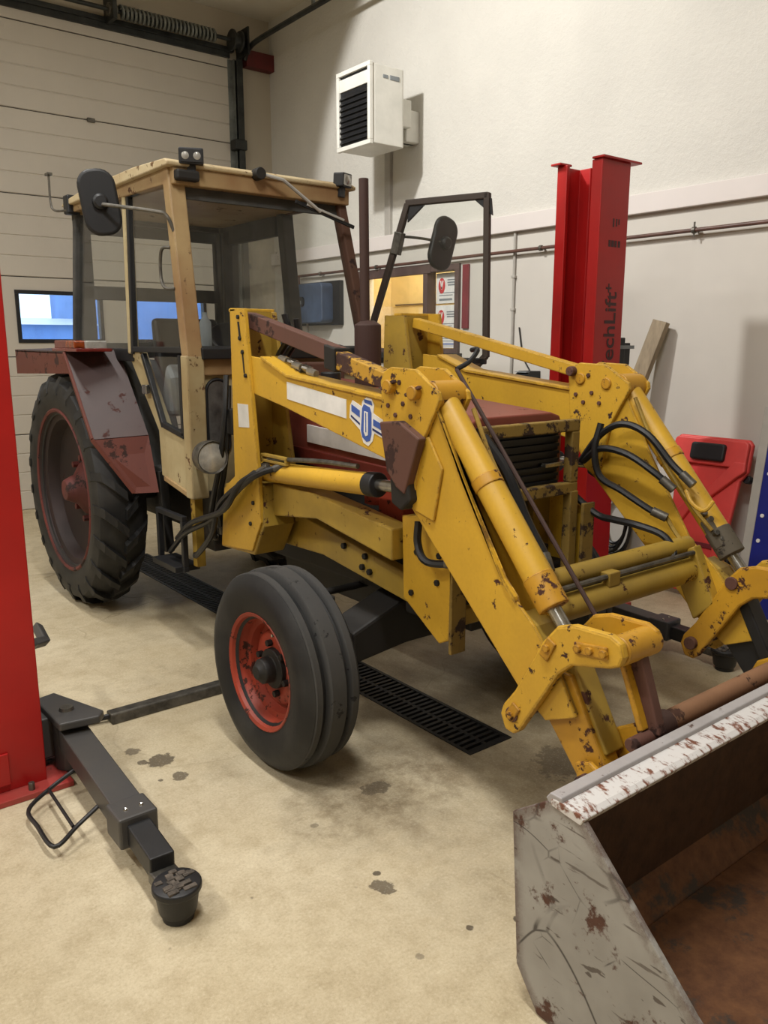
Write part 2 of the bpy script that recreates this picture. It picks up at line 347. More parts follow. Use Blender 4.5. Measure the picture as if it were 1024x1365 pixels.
def lathe(prof, c, axis='X', n=40, cap=True):
    """profile of (along, radius) revolved about axis through c"""
    bm = newbm(); rings = []
    for a, r in prof:
        ring = []
        for k in range(n):
            t = 2 * math.pi * k / n; u, v = math.cos(t) * r, math.sin(t) * r
            o = {'X': (a, u, v), 'Y': (u, a, v), 'Z': (u, v, a)}[axis]
            ring.append(bm.verts.new((c[0] + o[0], c[1] + o[1], c[2] + o[2])))
        rings.append(ring)
    for i in range(len(rings) - 1):
        for k in range(n): bm.faces.new((rings[i][k], rings[i][(k + 1) % n], rings[i + 1][(k + 1) % n], rings[i + 1][k]))
    if cap and prof[0][1] > 0: bm.faces.new(rings[0][::-1])
    if cap and prof[-1][1] > 0: bm.faces.new(rings[-1])
    return bm
def bar(bm, p, q, w, h, up=(0, 0, 1)):
    """rectangular bar from p to q, w wide across and h high"""
    p, q = Vector(p), Vector(q); t = (q - p).normalized(); up = Vector(up)
    s = t.cross(up)
    if s.length < 1e-4: s = Vector((1, 0, 0))
    s.normalize(); u = s.cross(t)
    vs_ = [[bm.verts.new(e + s * a * w / 2 + u * b * h / 2) for a, b in ((-1, -1), (1, -1), (1, 1), (-1, 1))] for e in (p, q)]
    bm.faces.new(vs_[0][::-1]); bm.faces.new(vs_[1])
    for k in range(4): bm.faces.new((vs_[0][k], vs_[0][(k + 1) % 4], vs_[1][(k + 1) % 4], vs_[1][k]))
    return bm
def BAR(*a, **k): return bar(newbm(), *a, **k)
def frame(bm, axis, at0, at1, u0, u1, v0, v1, w):
    """rectangular picture-frame of bar width w"""
    for r in ((u0, u1, v0, v0 + w), (u0, u1, v1 - w, v1), (u0, u0 + w, v0 + w, v1 - w), (u1 - w, u1, v0 + w, v1 - w)):
        prism(bm, [(r[0], r[2]), (r[1], r[2]), (r[1], r[3]), (r[0], r[3])], axis, at0, at1)
    return bm
def rounded(u0, u1, v0, v1, r, n=4):
    out = []
    for cx, cy, a in ((u1 - r, v1 - r, 0), (u0 + r, v1 - r, 90), (u0 + r, v0 + r, 180), (u1 - r, v0 + r, 270)):
        for k in range(n + 1):
            t = R(a + 90 * k / n); out.append((cx + r * math.cos(t), cy + r * math.sin(t)))
    return out

def obj(name, bm, mat, parent=None, bevel=0.003, smooth=False, origin=None, label=None, seg=2):
    o0 = Vector(origin) if origin is not None else (WL[parent.name] if parent else Vector((0, 0, 0)))
    bmesh.ops.recalc_face_normals(bm, faces=bm.faces[:])
    for v in bm.verts: v.co -= o0
    me = bpy.data.meshes.new(name); bm.to_mesh(me); bm.free()
    if smooth:
        me.polygons.foreach_set('use_smooth', [True] * len(me.polygons))
        try: me.set_sharp_from_angle(angle=R(38))
        except Exception: pass
    me.materials.append(M[mat] if isinstance(mat, str) else mat)
    o = bpy.data.objects.new(name, me); col.objects.link(o)
    if parent: o.parent = parent; o.location = o0 - WL[parent.name]
    else: o.location = o0
    WL[o.name] = o0
    if bevel:
        b = o.modifiers.new('bevel', 'BEVEL'); b.width = bevel; b.segments = seg; b.limit_method = 'ANGLE'; b.angle_limit = R(45)
    if label: o['label'] = label
    return o
def tag(o, label, cat, group=None):
    o['label'] = label; o['category'] = cat
    if group: o['group'] = group
    return o
def thing(name, loc, label, cat, group=None):
    o = bpy.data.objects.new(name, None); col.objects.link(o); o.location = loc
    o.empty_display_size = 0.1; WL[o.name] = Vector(loc)
    return tag(o, label, cat, group)
def struct(name, bm, mat, parent=None, bevel=0.0, **k):
    o = obj(name, bm, mat, parent, bevel, **k)
    if not parent: o['kind'] = 'structure'
    return o
def twin(o, parent, offset=(0, 0, 0), rot=None):
    c = o.copy(); col.objects.link(c); c.parent = parent
    c.location = o.location + Vector(offset)
    if rot: c.rotation_euler = rot
    WL[c.name] = WL[o.name] + Vector(offset); return c
def text_mesh(s, size, depth=0.0008, bold=0.0):
    cu = bpy.data.curves.new('lettering', 'FONT'); cu.body = s; cu.size = size; cu.extrude = depth; cu.offset = bold
    ob = bpy.data.objects.new('lettering_tmp', cu); col.objects.link(ob)
    bpy.context.view_layer.update()
    me = bpy.data.meshes.new_from_object(ob.evaluated_get(bpy.context.evaluated_depsgraph_get()))
    bpy.data.objects.remove(ob); bpy.data.curves.remove(cu); return me
def lettering(s, size, mat, parent, loc, rot, bold=0.0, name='lettering'):
    me = text_mesh(s, size, bold=bold); me.name = name; me.materials.clear(); me.materials.append(M[mat])
    o = bpy.data.objects.new(name, me); col.objects.link(o); o.parent = parent
    o.location = Vector(loc) - WL[parent.name]; o.rotation_euler = rot; return o

# ================================================================== THE ROOM
WX, DY, LX, FY = 4.95, 8.3, -5.2, -5.5
DX0, DX1 = 0.3, 4.46          # overhead door opening
dr = (2.10, 2.34, 2.12, 5.95) # drain channel
bm = newbm()
box(bm, LX - .2, dr[0], FY - .2, DY + .2, -0.1, 0); box(bm, dr[1], WX + .2, FY - .2, DY + .2, -0.1, 0)
box(bm, dr[0], dr[1], FY - .2, dr[2], -0.1, 0); box(bm, dr[0], dr[1], dr[3], DY + .2, -0.1, 0)
box(bm, dr[0], dr[1], dr[2], dr[3], -0.16, -0.09)
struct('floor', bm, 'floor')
struct('ceiling', B(LX - .2, WX + .2, FY - .2, DY + .2, CEIL, CEIL + .15), 'ceiling')
struct('wall_left', B(LX - .2, LX, FY - .2, DY + .2, 0, CEIL), 'door_wall')
struct('wall_front', B(LX, WX, FY - .2, FY, 0, CEIL), 'door_wall')
bm = newbm()
box(bm, DX1, WX, DY, DY + .2, 0, CEIL); box(bm, LX, DX0, DY, DY + .2, 0, CEIL); box(bm, DX0, DX1, DY, DY + .2, 4.56, CEIL)
struct('wall_back', bm, 'door_wall')
# right wall: rough plaster above the trim, smooth panels below, office window let in
OW = (5.24, 6.72, 1.50, 2.26)  # y0 y1 z0 z1
wr = struct('wall_right', B(WX, WX + .2, FY - .2, DY + .2, 2.5, CEIL), 'stucco')
bm = newbm()
box(bm, WX, WX + .2, FY - .2, OW[0], 0, 2.5); box(bm, WX, WX + .2, OW[1], DY + .2, 0, 2.5)
box(bm, WX, WX + .2, OW[0], OW[1], 0, OW[2]); box(bm, WX, WX + .2, OW[0], OW[1], OW[3], 2.5)
struct('wall_panel', bm, 'panel_wall', wr)
for y in (0.9,):
    struct('joint_strip', B(WX - .006, WX, y - .012, y + .012, 0, 2.45), 'conduit', wr)
struct('trim_1', B(WX - .045, WX, FY, DY, 2.45, 2.575), 'trim', bevel=0.004)
struct('baseboard_right', B(WX - .012, WX, FY, DY, 0, .07), 'conduit')

# office window with a warm lit room behind it
w1 = struct('window_1', frame(newbm(), 'X', WX - .03, WX + .1, OW[0], OW[1], OW[2], OW[3], .05), 'frame_brown', bevel=.003)
struct('sill', B(WX - .06, WX + .02, OW[0] - .03, OW[1] + .03, OW[2] - .05, OW[2] + .012), 'frame_dark', w1, bevel=.003)
struct('mullion', B(WX - .03, WX + .08, 5.645, 5.70, OW[2] + .05, OW[3] - .05), 'frame_brown', w1, bevel=.003)
struct('head_board', B(WX - .035, WX, 5.6, OW[1] + .03, OW[3] - .06, OW[3] + .02), 'frame_brown', w1, bevel=.003)
struct('pane', B(WX + .05, WX + .056, 5.70, OW[1] - .05, OW[2] + .05, OW[3] - .05), 'window_glass', w1)
struct('pane', B(WX + .05, WX + .056, OW[0] + .05, 5.645, OW[2] + .05, OW[3] - .05), 'window_glass', w1)
struct('side_strip', B(WX - .02, WX, 5.13, 5.205, 1.72, 2.245), 'strip_red', w1, bevel=.003)
bm = newbm()
box(bm, WX + .9, WX + .95, OW[0] - .4, OW[1] + .6, 1.0, 2.8); box(bm, WX + .2, WX + .95, OW[0] - .4, OW[1] + .6, .95, 1.0)
box(bm, WX + .2, WX + .95, OW[0] - .4, OW[1] + .6, 2.8, 2.85)
box(bm, WX + .2, WX + .95, OW[0] - .45, OW[0] - .4, .95, 2.85); box(bm, WX + .2, WX + .95, OW[1] + .6, OW[1] + .65, .95, 2.85)
struct('office_wall', bm, 'warm', w1)
bm = newbm()
for z in (1.55, 1.78, 2.0): box(bm, WX + .88, WX + .9, OW[0] - .3, OW[1] + .5, z, z + .012)
struct('panel_batten', bm, 'frame_brown', w1)
struct('panel_batten', B(WX + .87, WX + .9, 5.98, 6.0, 1.0, 2.8), 'frame_dark', w1)
pl = bpy.data.lights.new('office_light', 'POINT'); pl.energy = 36; pl.color = (1, .86, .64); pl.shadow_soft_size = .15
plo = bpy.data.objects.new('office_light', pl); plo.location = (WX + .35, 6.1, 2.55); col.objects.link(plo)
# notices taped on the glass
def notice(y0, y1, z0, z1, label, red):
    n = obj('notice', B(WX + .042, WX + .0485, y0, y1, z0, z1), 'sticker', None, 0.0)
    tag(n, label, 'notice')
    x = WX + .042; w = y1 - y0; h = z1 - z0
    if red:
        bm = PR([(y1 - w * .10 - w * .3 * (0.5 + .5 * math.cos(t)), z1 - h * .42 + h * .26 * math.sin(t)) for t in [k * math.pi / 8 for k in range(16)]], 'X', x - .0012, x)
        e = obj('red_emblem', bm, 'red_print', n, 0)
        bm = newbm()
        prism(bm, [(y1 - w * .17, z1 - h * .25), (y1 - w * .22, z1 - h * .25), (y1 - w * .27, z1 - h * .5), (y1 - w * .24, z1 - h * .55)], 'X', x - .002, x - .001)
        prism(bm, [(y1 - w * .33, z1 - h * .25), (y1 - w * .28, z1 - h * .25), (y1 - w * .22, z1 - h * .5), (y1 - w * .26, z1 - h * .55)], 'X', x - .002, x - .001)
        obj('emblem_mark', bm, 'sticker', e, 0)
        lines = [(.50, .92, .22, .04), (.50, .88, .30, .05), (.52, .9, .38, .05), (.16, .86, .64, .03), (.14, .74, .72, .03), (.14, .72, .84, .07)]
    else:
        lines = [(.1, .8, .18, .06), (.1, .9, .4, .05), (.12, .9, .62, .10), (.1, .85, .8, .04)]
    for i, (a, b, v, t) in enumerate(lines):
        obj('print_line', B(x - .001, x, y1 - w * b, y1 - w * a, z1 - h * v - h * t, z1 - h * v), 'blue_print' if (not red and i == 2) else 'grey_print', n, 0)
notice(5.31, 5.60, 1.94, 2.20, 'white notice with red emblem, topmost on the office window', True)
notice(5.315, 5.605, 1.68, 1.925, 'white notice with red emblem, below the topmost one on the office window', True)
notice(5.32, 5.61, 1.555, 1.66, 'white notice with blue band at the foot of the office window', False)

# overhead door made of ribbed sections
d1 = struct('door_1', frame(newbm(), 'Y', DY + .005, DY + .06, DX0, DX1, 0, 4.56, .03), 'galv')
SEC = 0.735
def section(z0, z1):
    bm = newbm(); yb, yf = DY + .045, DY - .005
    pts = [(yb, z0), (yf + .006, z0), (yf, z0 + .006)]
    n = 4
    for k in range(1, n):
        z = z0 + (z1 - z0) * k / n
        pts += [(yf, z - .009), (yf + .007, z - .003), (yf + .007, z + .003), (yf, z + .009)]
    pts += [(yf, z1 - .006), (yf + .006, z1), (yb, z1)]
    return prism(bm, pts, 'X', DX0 + .01, DX1 - .005)
wins = [(DX0 + .72 - .6, DX0 + .72 + .2), (1.04, 1.84), (2.14, 2.96), (3.26, 4.08)]
wins = wins[1:]
for k in range(6):
    z0, z1 = k * SEC + .004, (k + 1) * SEC - .004
    if k == 2:
        bm = newbm(); yb, yf = DY + .045, DY - .005
        box(bm, DX0 + .01, DX1 - .005, yf, yb, z0, 1.60); box(bm, DX0 + .01, DX1 - .005, yf, yb, 2.085, z1)
        xs = [DX0 + .01] + [v for w in wins for v in w] + [DX1 - .005]
        for i in range(0, len(xs), 2): box(bm, xs[i], xs[i + 1], yf, yb, 1.60, 2.085)
        p = struct('door_panel', bm, 'door_panel', d1)
        for a, b in wins:
            f = struct('window_frame', frame(newbm(), 'Y', DY - .02, DY + .05, a, b, 1.60, 2.085, .035), 'plastic', p, bevel=.003)
            struct('pane', B(a + .03, b - .03, DY + .018, DY + .024, 1.63, 2.055), 'window_glass', p)
    else:
        struct('door_panel', section(z0, z1), 'door_panel', d1)
struct('door_panel', B(DX0 + .01, DX1 - .005, DY - .005, DY + .045, 6 * SEC + .004, 4.555), 'door_panel', d1)
for k in range(1, 7): struct('seam_strip', B(DX0 + .01, DX1 - .005, DY + .012, DY + .044, k * SEC - .012, k * SEC + .012), 'track', d1)
struct('rubber_seal', B(DX0, DX1, DY - .03, DY + .01, 4.50, 4.56), 'track', d1)
for x in (1.4, 2.9):
    pass
struct('latch', B(2.93, 3.0, DY - .03, DY, 3.655, 3.69), 'dull_steel', d1)
# door running gear
tr = thing('door_track', (4.52, DY - .08, 0), 'grey steel door track running up beside the overhead door', 'door track')
bm = newbm()
prism(bm, [(4.44, DY), (4.50, DY), (4.50, DY - .06), (4.49, DY - .06), (4.49, DY - .01), (4.44, DY - .01)], 'Z', 0, 4.49)
obj('angle_rail', bm, 'galv', tr)
bm = newbm(); prism(bm, [(4.50, DY - .02), (4.57, DY - .02), (4.57, DY - .10), (4.50, DY - .10), (4.50, DY - .085), (4.555, DY - .085), (4.555, DY - .035), (4.50, DY - .035)], 'Z', 0, 4.49)
obj('roller_channel', bm, 'track', tr)
obj('roller_bracket', B(4.44, 4.58, DY - .13, DY - .01, 3.60, 3.70), 'track', tr, .008)
for z in (1.2, 2.4, 3.3):
    obj('wall_clip', B(4.56, 4.62, DY - .06, DY, z, z + .05), 'galv', tr)
sh = thing('door_spring_shaft', (2.4, DY - .16, 4.62), 'dark shaft with coil spring above the overhead door', 'spring shaft')
obj('shaft', T([(DX0, DY - .16, 4.63), (4.6, DY - .16, 4.63)], .02), 'track', sh, 0, True)
obj('header_rail', B(DX0, 4.5, DY - .05, DY, 4.555, 4.60), 'track', sh)
pts = []
for k in range(0, 24 * 12 + 1):
    a = k / 12 * 2 * math.pi
    pts.append((3.25 + k / (24 * 12) * .98, DY - .16 + .05 * math.cos(a), 4.63 + .05 * math.sin(a)))
obj('coil_spring', tube(newbm(), pts, .015, 6), 'galv', sh, 0, True)
obj('cable_drum', lathe([(-.05, .03), (-.05, .10), (-.03, .10), (-.02, .075), (.03, .07), (.04, .1), (.06, .1), (.06, .03)], (4.46, DY - .16, 4.63), 'X', 24), 'track', sh, .003, True)
obj('end_plate', B(4.55, 4.57, DY - .26, DY, 4.5, 4.76), 'track', sh)
obj('centre_bearing_plate', B(3.16, 3.2, DY - .24, DY, 4.54, 4.78), 'track', sh)
obj('bearing', T([(3.14, DY - .16, 4.63), (3.22, DY - .16, 4.63)], .055, 16), 'dull_steel', sh, .004, True)
hr = thing('door_horizontal_rail', (4.6, 6.5, 4.6), 'dark overhead rail running along under the ceiling from the door', 'door rail')
bm = newbm()
tube(bm, smooth_path([(4.605, DY - .08, 4.50), (4.61, DY - .14, 4.57), (4.61, DY - .35, 4.615), (4.61, 7.2, 4.625)], 6) + [Vector((4.61, 5.2, 4.63))], .026, 8)
obj('rail', bm, 'track', hr, 0, True)
for y in (6.9, 5.4): obj('hanger', B(4.60, 4.62, y, y + .04, 4.63, CEIL + .01), 'galv', hr)
rb = obj('steel_beam', B(4.62, WX + .01, DY - .1, DY + .005, 4.44, 4.60), 'beam_red', None, .004)
tag(rb, 'short dark red steel beam end between door track and plaster wall', 'beam')
rb['kind'] = 'structure'

# outside, seen through the door panes
struct('outside_ground', B(-20, 60, DY + .2, 60, -.12, -.02), 'white_paint')
nb = thing('distant_building', (10, 22, 0), 'long low blue building outside, seen through the door windows', 'building')
obj('wall', B(-10, 7.7, 22, 25, -.02, 2.05), 'sky_blue', nb, 0)
obj('wall', B(7.7, 30, 22, 26, -.02, 4.4), 'sky_blue', nb, 0)
obj('roof', PR([(21.8, 2.05), (23.5, 2.25), (25.2, 2.05)], 'X', -10, 7.7), 'white_paint', nb, 0)

# ceiling luminaires
for (x, y, l, w) in LAMPS:
    lf = thing('ceiling_lamp', (x, y, CEIL), 'white ceiling luminaire with long tube', 'ceiling lamp', 'ceiling luminaires')
    bm = newbm(); prism(bm, [(x - .16, CEIL), (x - .14, CEIL - .09), (x + .14, CEIL - .09), (x + .16, CEIL)], 'Y', y - l / 2 - .05, y + l / 2 + .05)
    obj('housing', bm, 'white_paint', lf, .004)

fh = thing('spot_lamp', (1.6, 4.7, CEIL), 'round spot lamp hung under the ceiling turned to the plaster wall', 'spot lamp')
obj('hanger', B(1.48, 1.52, 4.68, 4.72, 4.82, CEIL + .01), 'dull_steel', fh)
sb = obj('reflector', lathe([(-.14, .05), (-.10, .09), (.02, .16), (.025, .16), (-.09, .08), (-.13, .05)], (0, 0, 0), 'Z', 24, False), 'dull_steel', fh, 0, True, origin=(0, 0, 0))
sb.location = FLOOD - AXIS.normalized() * .04 - WL[fh.name]; sb.rotation_euler = AXIS.to_track_quat('Z', 'Y').to_euler()
# ------------------------------------------------------------------ wall fittings
pp = thing('wall_pipe', (WX - .05, 5, 2.3), 'thin brown pipe running along the right wall below the trim', 'pipe')
obj('pipe_run', tube(newbm(), [(WX - .05, -1, 2.3), (WX - .05, 7.72, 2.3)], .013, 10), 'pipe', pp, 0, True)
obj('pipe_drop', tube(newbm(), [(WX - .05, 7.72, 2.305), (WX - .05, 7.72, 2.14)], .013, 10), 'pipe', pp, 0, True)
for y in (0.9, 2.0, 3.05, 4.32, 5.42, 6.35, 7.3):
    c = obj('pipe_clip', T([(WX - .05, y - .012, 2.3), (WX - .05, y + .012, 2.3)], .021, 12), 'dull_steel', pp, .002, True)
    obj('clip_stem', B(WX - .05, WX + .002, y - .006, y + .006, 2.29, 2.31), 'dull_steel', c, 0)
obj('clip_screw', T([(WX - .05, 3.05, 2.26), (WX - .05, 3.05, 2.35)], .006, 8), 'dull_steel', pp, 0)
cd = thing('conduit_drop', (WX - .015, 4.62, 2.3), 'thin grey vertical conduit on the wall beside the office window', 'conduit')
obj('conduit_pipe', T([(WX - .012, 4.62, 1.2), (WX - .012, 4.62, 2.46)], .012, 10), 'conduit', cd, 0, True)
for z in (1.5, 1.85, 2.1): obj('saddle', B(WX - .028, WX + .001, 4.60, 4.64, z, z + .02), 'conduit', cd)
ht = thing('fan_heater', (4.63, 5.87, 3.2), 'white box fan heater with black louvred grille high on the wall', 'heater')
bm = newbm(); prism(bm, rounded(4.32, 4.66, 5.65, 6.11, .03), 'Z', 3.20, 3.80)
obj('housing', bm, 'white_paint', ht, .006)
obj('front_rim', frame(newbm(), 'X', 4.29, 4.325, 5.645, 6.115, 3.19, 3.81, .035), 'white_paint', ht, .004)
obj('top_strip', B(4.300, 4.33, 5.68, 6.08, 3.655, 3.752), 'white_paint', ht)
obj('grille_back', B(4.312, 4.33, 5.68, 6.08, 3.225, 3.775), 'plastic', ht, 0)
for k in range(9):
    z = 3.25 + k * .043
    obj('louvre', PR([(4.295, z), (4.298, z + .004), (4.315, z + .03), (4.315, z + .024)], 'Y', 5.68, 6.08), 'plastic', ht, 0)
obj('vent_slot', B(4.50, 4.60, 5.645, 5.66, 3.70, 3.735), 'grey_print', ht)
obj('name_badge', B(4.43, 4.48, 5.646, 5.66, 3.705, 3.73), 'grey_print', ht, 0)
obj('wall_bracket', B(4.62, 4.82, 5.75, 6.0, 3.40, 3.62), 'white_paint', ht, .012)
obj('wall_plate', B(4.80, WX + .002, 5.80, 5.96, 3.30, 3.56), 'white_paint', ht, .012)
obj('bracket_arm', B(4.6, WX, 5.86, 5.9, 3.30, 3.36), 'dull_steel', ht)
hc = tag(obj('heater_conduit', B(WX - .035, WX + .001, 6.17, 6.25, 2.57, 3.45), 'conduit', None, .004), 'pale vertical cable trunking on the plaster below the fan heater', 'conduit')
bb = thing('wall_dispenser', (4.87, 7.3, 1.8), 'dark blue plastic dispenser box on the wall near the door', 'dispenser')
obj('back_plate', B(4.90, WX + .002, 6.96, 7.76, 1.78, 2.22), 'plastic', bb, .006)
obj('cover', PR(rounded(7.08, 7.82, 1.80, 2.20, .05), 'X', 4.76, 4.91), 'blue_box', bb, .015, seg=3)
obj('badge', PR(rounded(7.40, 7.60, 1.97, 2.07, .04), 'X', 4.745, 4.77), 'plastic', bb, .003)
obj('badge_print', B(4.742, 4.747, 7.44, 7.56, 1.995, 2.03), 'grey_print', bb, 0)
obj('feed_pipe', T([(4.89, 7.55, 1.5), (4.89, 7.55, 1.8)], .012), 'conduit', bb, 0, True)
wl = thing('wall_lamp_box', (4.9, 4.4, 1.3), 'small black box with pale lid on the wall behind the loader', 'box')
obj('case', PR([(4.80, 1.28), (4.80, 1.36), (4.84, 1.385), (WX + .002, 1.385), (WX + .002, 1.28)], 'Y', 4.32, 4.45), 'plastic', wl, .004)
obj('lid', BAR((4.815, 4.325, 1.378), (4.815, 4.445, 1.378), .045, .006), 'grey_print', wl, 0)
obj('cable', HOSE([(4.94, 4.42, 1.38), (4.94, 4.5, 1.5), (4.94, 4.55, 1.72)], .006), 'rubber', wl, 0, True)

# ------------------------------------------------------------------ floor drain
dg = thing('drain_grate', (2.22, 4.0, 0), 'long black iron slotted drain grate let into the concrete floor', 'drain grate')
bm = newbm(); frame(bm, 'Z', -.03, .003, dr[0] + .001, dr[1] - .001, dr[2] + .001, dr[3] - .001, .016)
obj('grate_frame', bm, 'grate', dg, 0)
bm = newbm(); y = dr[2] + .02
while y < dr[3] - .03:
    box(bm, dr[0] + .016, dr[1] - .016, y, y + .017, -.03, 0); y += .034
box(bm, 2.212, 2.228, dr[2] + .015, dr[3] - .015, -.03, -.001)
g = obj('grate_bars', bm, 'grate', dg, 0); g['kind'] = 'stuff'

# ------------------------------------------------------------------ two-post lift
MX = 2.255
def lift(s, label):
    X = lambda d: MX + s * d
    def bx(d0, d1, *r):
        a, b = sorted((X(d0), X(d1))); return B(a, b, *r)
    t = thing('lift_post', (X(1.66), 3.08, 0), label, 'vehicle lift', 'red posts of the two-post lift')
    y0, y1, zt = 2.93, 3.24, 2.57
    th = .03
    prof = [(1.535, y0), (1.785, y0), (1.785, y1), (1.535, y1), (1.535, y1 - .07), (1.56, y1 - .07), (1.56, y1 - .025), (1.70, y1 - .025), (1.70, y1 - .10), (1.74, y1 - .12),
            (1.74, y0 + .12), (1.70, y0 + .10), (1.70, y0 + .025), (1.56, y0 + .025), (1.56, y0 + .07), (1.535, y0 + .07)]
    obj('column', PR([(X(a), b) for a, b in prof], 'Z', .02, zt), 'lift_red', t, .004)
    obj('cap_plate', bx(1.52, 1.86, y0 - .02, y0 + .06, zt, zt + .012), 'lift_red', t)
    obj('cap_plate', bx(1.50, 1.60, y1 - .05, y1 + .02, zt, zt + .012), 'lift_red', t)
    obj('base_plate', bx(1.46, 1.95, y0 - .07, y1 + .1, 0, .022), 'lift_red_dirty', t)
    for d, y in ((1.60, y0 - .04), (1.85, y0 - .04), (1.60, y1 + .06)):
        obj('anchor_bolt', T([(X(d), y, .015), (X(d), y, .05)], .012, 6), 'dull_steel', t, .002)
    obj('foot_box', bx(1.66, 1.80, y0 - .012, y0, .05, .17), 'lift_red', t)
    # carriage and swing arm
    obj('carriage', bx(1.40, 1.68, y0 + .08, y1 - .05, .06, .22), 'black_worn', t, .006)
    arm = obj('swing_arm', newarm(X, s), 'black_worn', t, .005)
    obj('pivot_head', PR([(X(1.50), 3.16), (X(1.42), 3.18), (X(1.32), 2.90), (X(1.35), 2.86), (X(1.49), 2.88)], 'Z', .215, .245), 'black_worn', arm, .006)
    obj('pivot_pin', lathe([(0, .0), (.012, .0), (.012, .024), (0, .028)], (X(1.43), 2.99, .245), 'Z', 20), 'dull_steel', arm, .002, True)
    obj('inner_tube', BAR((X(1.445), 2.36, .125), (X(1.455), 2.06, .11), .075, .07), 'black', arm, .005)
    obj('collar', bx(1.385, 1.51, 2.25, 2.37, .075, .178), 'black_worn', arm, .008)
    for d in (1.42, 1.47): obj('collar_bolt', lathe([(0, 0), (.004, .006), (0, .008)], (X(d), 2.30, .178), 'Z', 12), 'steel', arm, 0)
    p = obj('lifting_pad', lathe([(.02, .05), (.03, .054), (.085, .062), (.092, .070), (.108, .070), (.112, .064), (.108, .0)], (X(1.455), 1.965, 0), 'Z', 28), 'black', arm, .003, True)
    bm = newbm()
    for k in range(26):
        a, r = random.uniform(0, 6.28), .055 * math.sqrt(random.random())
        x, y = X(1.455) + r * math.cos(a), 1.965 + r * math.sin(a)
        box(bm, x - .011, x + .011, y - .008, y + .008, .104, .114 + random.random() * .005)
    obj('end_fork', PR([(X(1.415), 2.08), (X(1.495), 2.08), (X(1.495), 1.99), (X(1.455), 1.93), (X(1.415), 1.99)], 'Z', .06, .10), 'dull_steel', arm, .006)
    obj('pad_rubber', bm, 'pad_rubber', p, .002)
    obj('pad_socket', T([(X(1.455), 1.965, 0.0), (X(1.455), 1.965, .09)], .045, 20), 'black', arm, .003, True)
    # rear swing arm, folded back
    obj('carriage_block', bx(1.52, 1.68, y1 - .12, y1 + .08, .2, .46), 'black_worn', t, .006)
    obj('swing_arm', tube(newbm(), [(X(1.54), y1 + .05, .40), (X(1.42), 3.42, .375), (X(1.37), 3.44, .37), (X(1.355), 3.60, .385)], .026, 4), 'black_worn', t, .006)
    obj('foot_guard', tube(newbm(), smooth_path([(X(1.46), 2.80, .10), (X(1.56), 2.79, .06), (X(1.655), 2.72, .045), (X(1.66), 2.60, .045), (X(1.65), 2.45, .045), (X(1.56), 2.50, .06), (X(1.47), 2.52, .10)], 5), .0075, 8), 'black', t, 0, True)
    obj('foot_guard_bar', T([(X(1.57), 2.785, .06), (X(1.575), 2.50, .06)], .006, 8), 'black', t, 0, True)
    return t
def newarm(X, s):
    bm = newbm()
    bar(bm, (X(1.425), 3.0, .155), (X(1.445), 2.30, .125), .10, .085)
    bar(bm, (X(1.425), 3.0, .10), (X(1.44), 2.6, .075), .03, .10)
    tube(bm, [(X(1.43), 2.99, .02), (X(1.43), 2.99, .215)], .055, 18)
    return bm
lp = lift(-1, 'red lift post with black swing arm on the floor beside the rear wheel')
rp = lift(1, 'red lift post with dark lettering standing before the plaster wall')
Y0 = 2.93
lettering('TechLift', .14, 'dark_print', rp, (3.972, Y0 - .0008, 1.415), (R(90), R(-90), 0), bold=.002)
lettering('+', .10, 'dark_print', rp, (3.935, Y0 - .0008, 1.87), (R(90), R(-90), 0), bold=.001)
for x0, x1, z0, z1 in ((3.905, 3.918, 2.225, 2.27), (3.932, 3.945, 2.23, 2.27), (3.955, 3.966, 2.24, 2.27), (3.875, 3.895, 2.12, 2.155), (3.90, 3.925, 2.12, 2.155), (3.93, 3.95, 2.12, 2.155), (3.96, 3.98, 2.12, 2.155)):
    obj('small_print', B(x0, x1, Y0 - .001, Y0 + .001, z0, z1), 'dark_print', rp, 0)
cb = thing('control_box', (4.15, 3.05, 1.45), 'black control box fixed to the back of the red lift post', 'control box')
obj('case', B(4.041, 4.14, 2.97, 3.10, 1.44, 1.63), 'plastic', cb, .006)
obj('side_case', B(4.10, 4.22, 2.99, 3.09, 1.47, 1.60), 'plastic', cb, .006)
obj('band', B(4.042, 4.222, 2.965, 2.99, 1.565, 1.585), 'grey_print', cb, .001)
cc = thing('cable_cover', (2.2, 3.29, 0), 'grey steel cable cover bar lying across the floor between the lift posts', 'cable cover')
obj('cover_tube', PR([(3.25, 0), (3.262, .045), (3.318, .045), (3.33, 0)], 'X', 1.08, 3.45), 'dull_steel', cc, .006)
obj('cable', T([(.82, 3.36, .015), (1.1, 3.29, .025)], .013, 8), 'rubber', cc, 0, True)
obj('cable', T([(3.4, 3.29, .025), (3.70, 3.36, .015)], .013, 8), 'rubber', cc, 0, True)

# ------------------------------------------------------------------ things along the right wall
wp = tag(obj('wooden_plank', BAR((4.50, 3.62, 0.02), (4.89, 3.235, 1.74), .045, .11, up=(0, 1, 0)), 'wood', None, .003), 'rough weathered plank leaning against the wall behind the lift post', 'plank')
def on_lean(p0, u, v, n):
    p0, u, v, n = map(Vector, (p0, u, v, n)); return lambda a, b, c=0.0: p0 + u * a + v * b + n * c
def slab(f, pts, c0, c1, bm=None):
    bm = bm or newbm(); k = len(pts)
    A = [bm.verts.new(f(a, b, c0)) for a, b in pts]; Bv = [bm.verts.new(f(a, b, c1)) for a, b in pts]
    bm.faces.new(A); bm.faces.new(Bv[::-1])
    for i in range(k): bm.faces.new((A[i], Bv[i], Bv[(i + 1) % k], A[(i + 1) % k]))
    return bm
vv = Vector((.20, 0, .98)).normalized(); nn = Vector((-.98, 0, .20)).normalized()
f = on_lean((4.66, 2.745, 0.03), (0, 1, 0), vv, nn)     # a along +y, b up the board
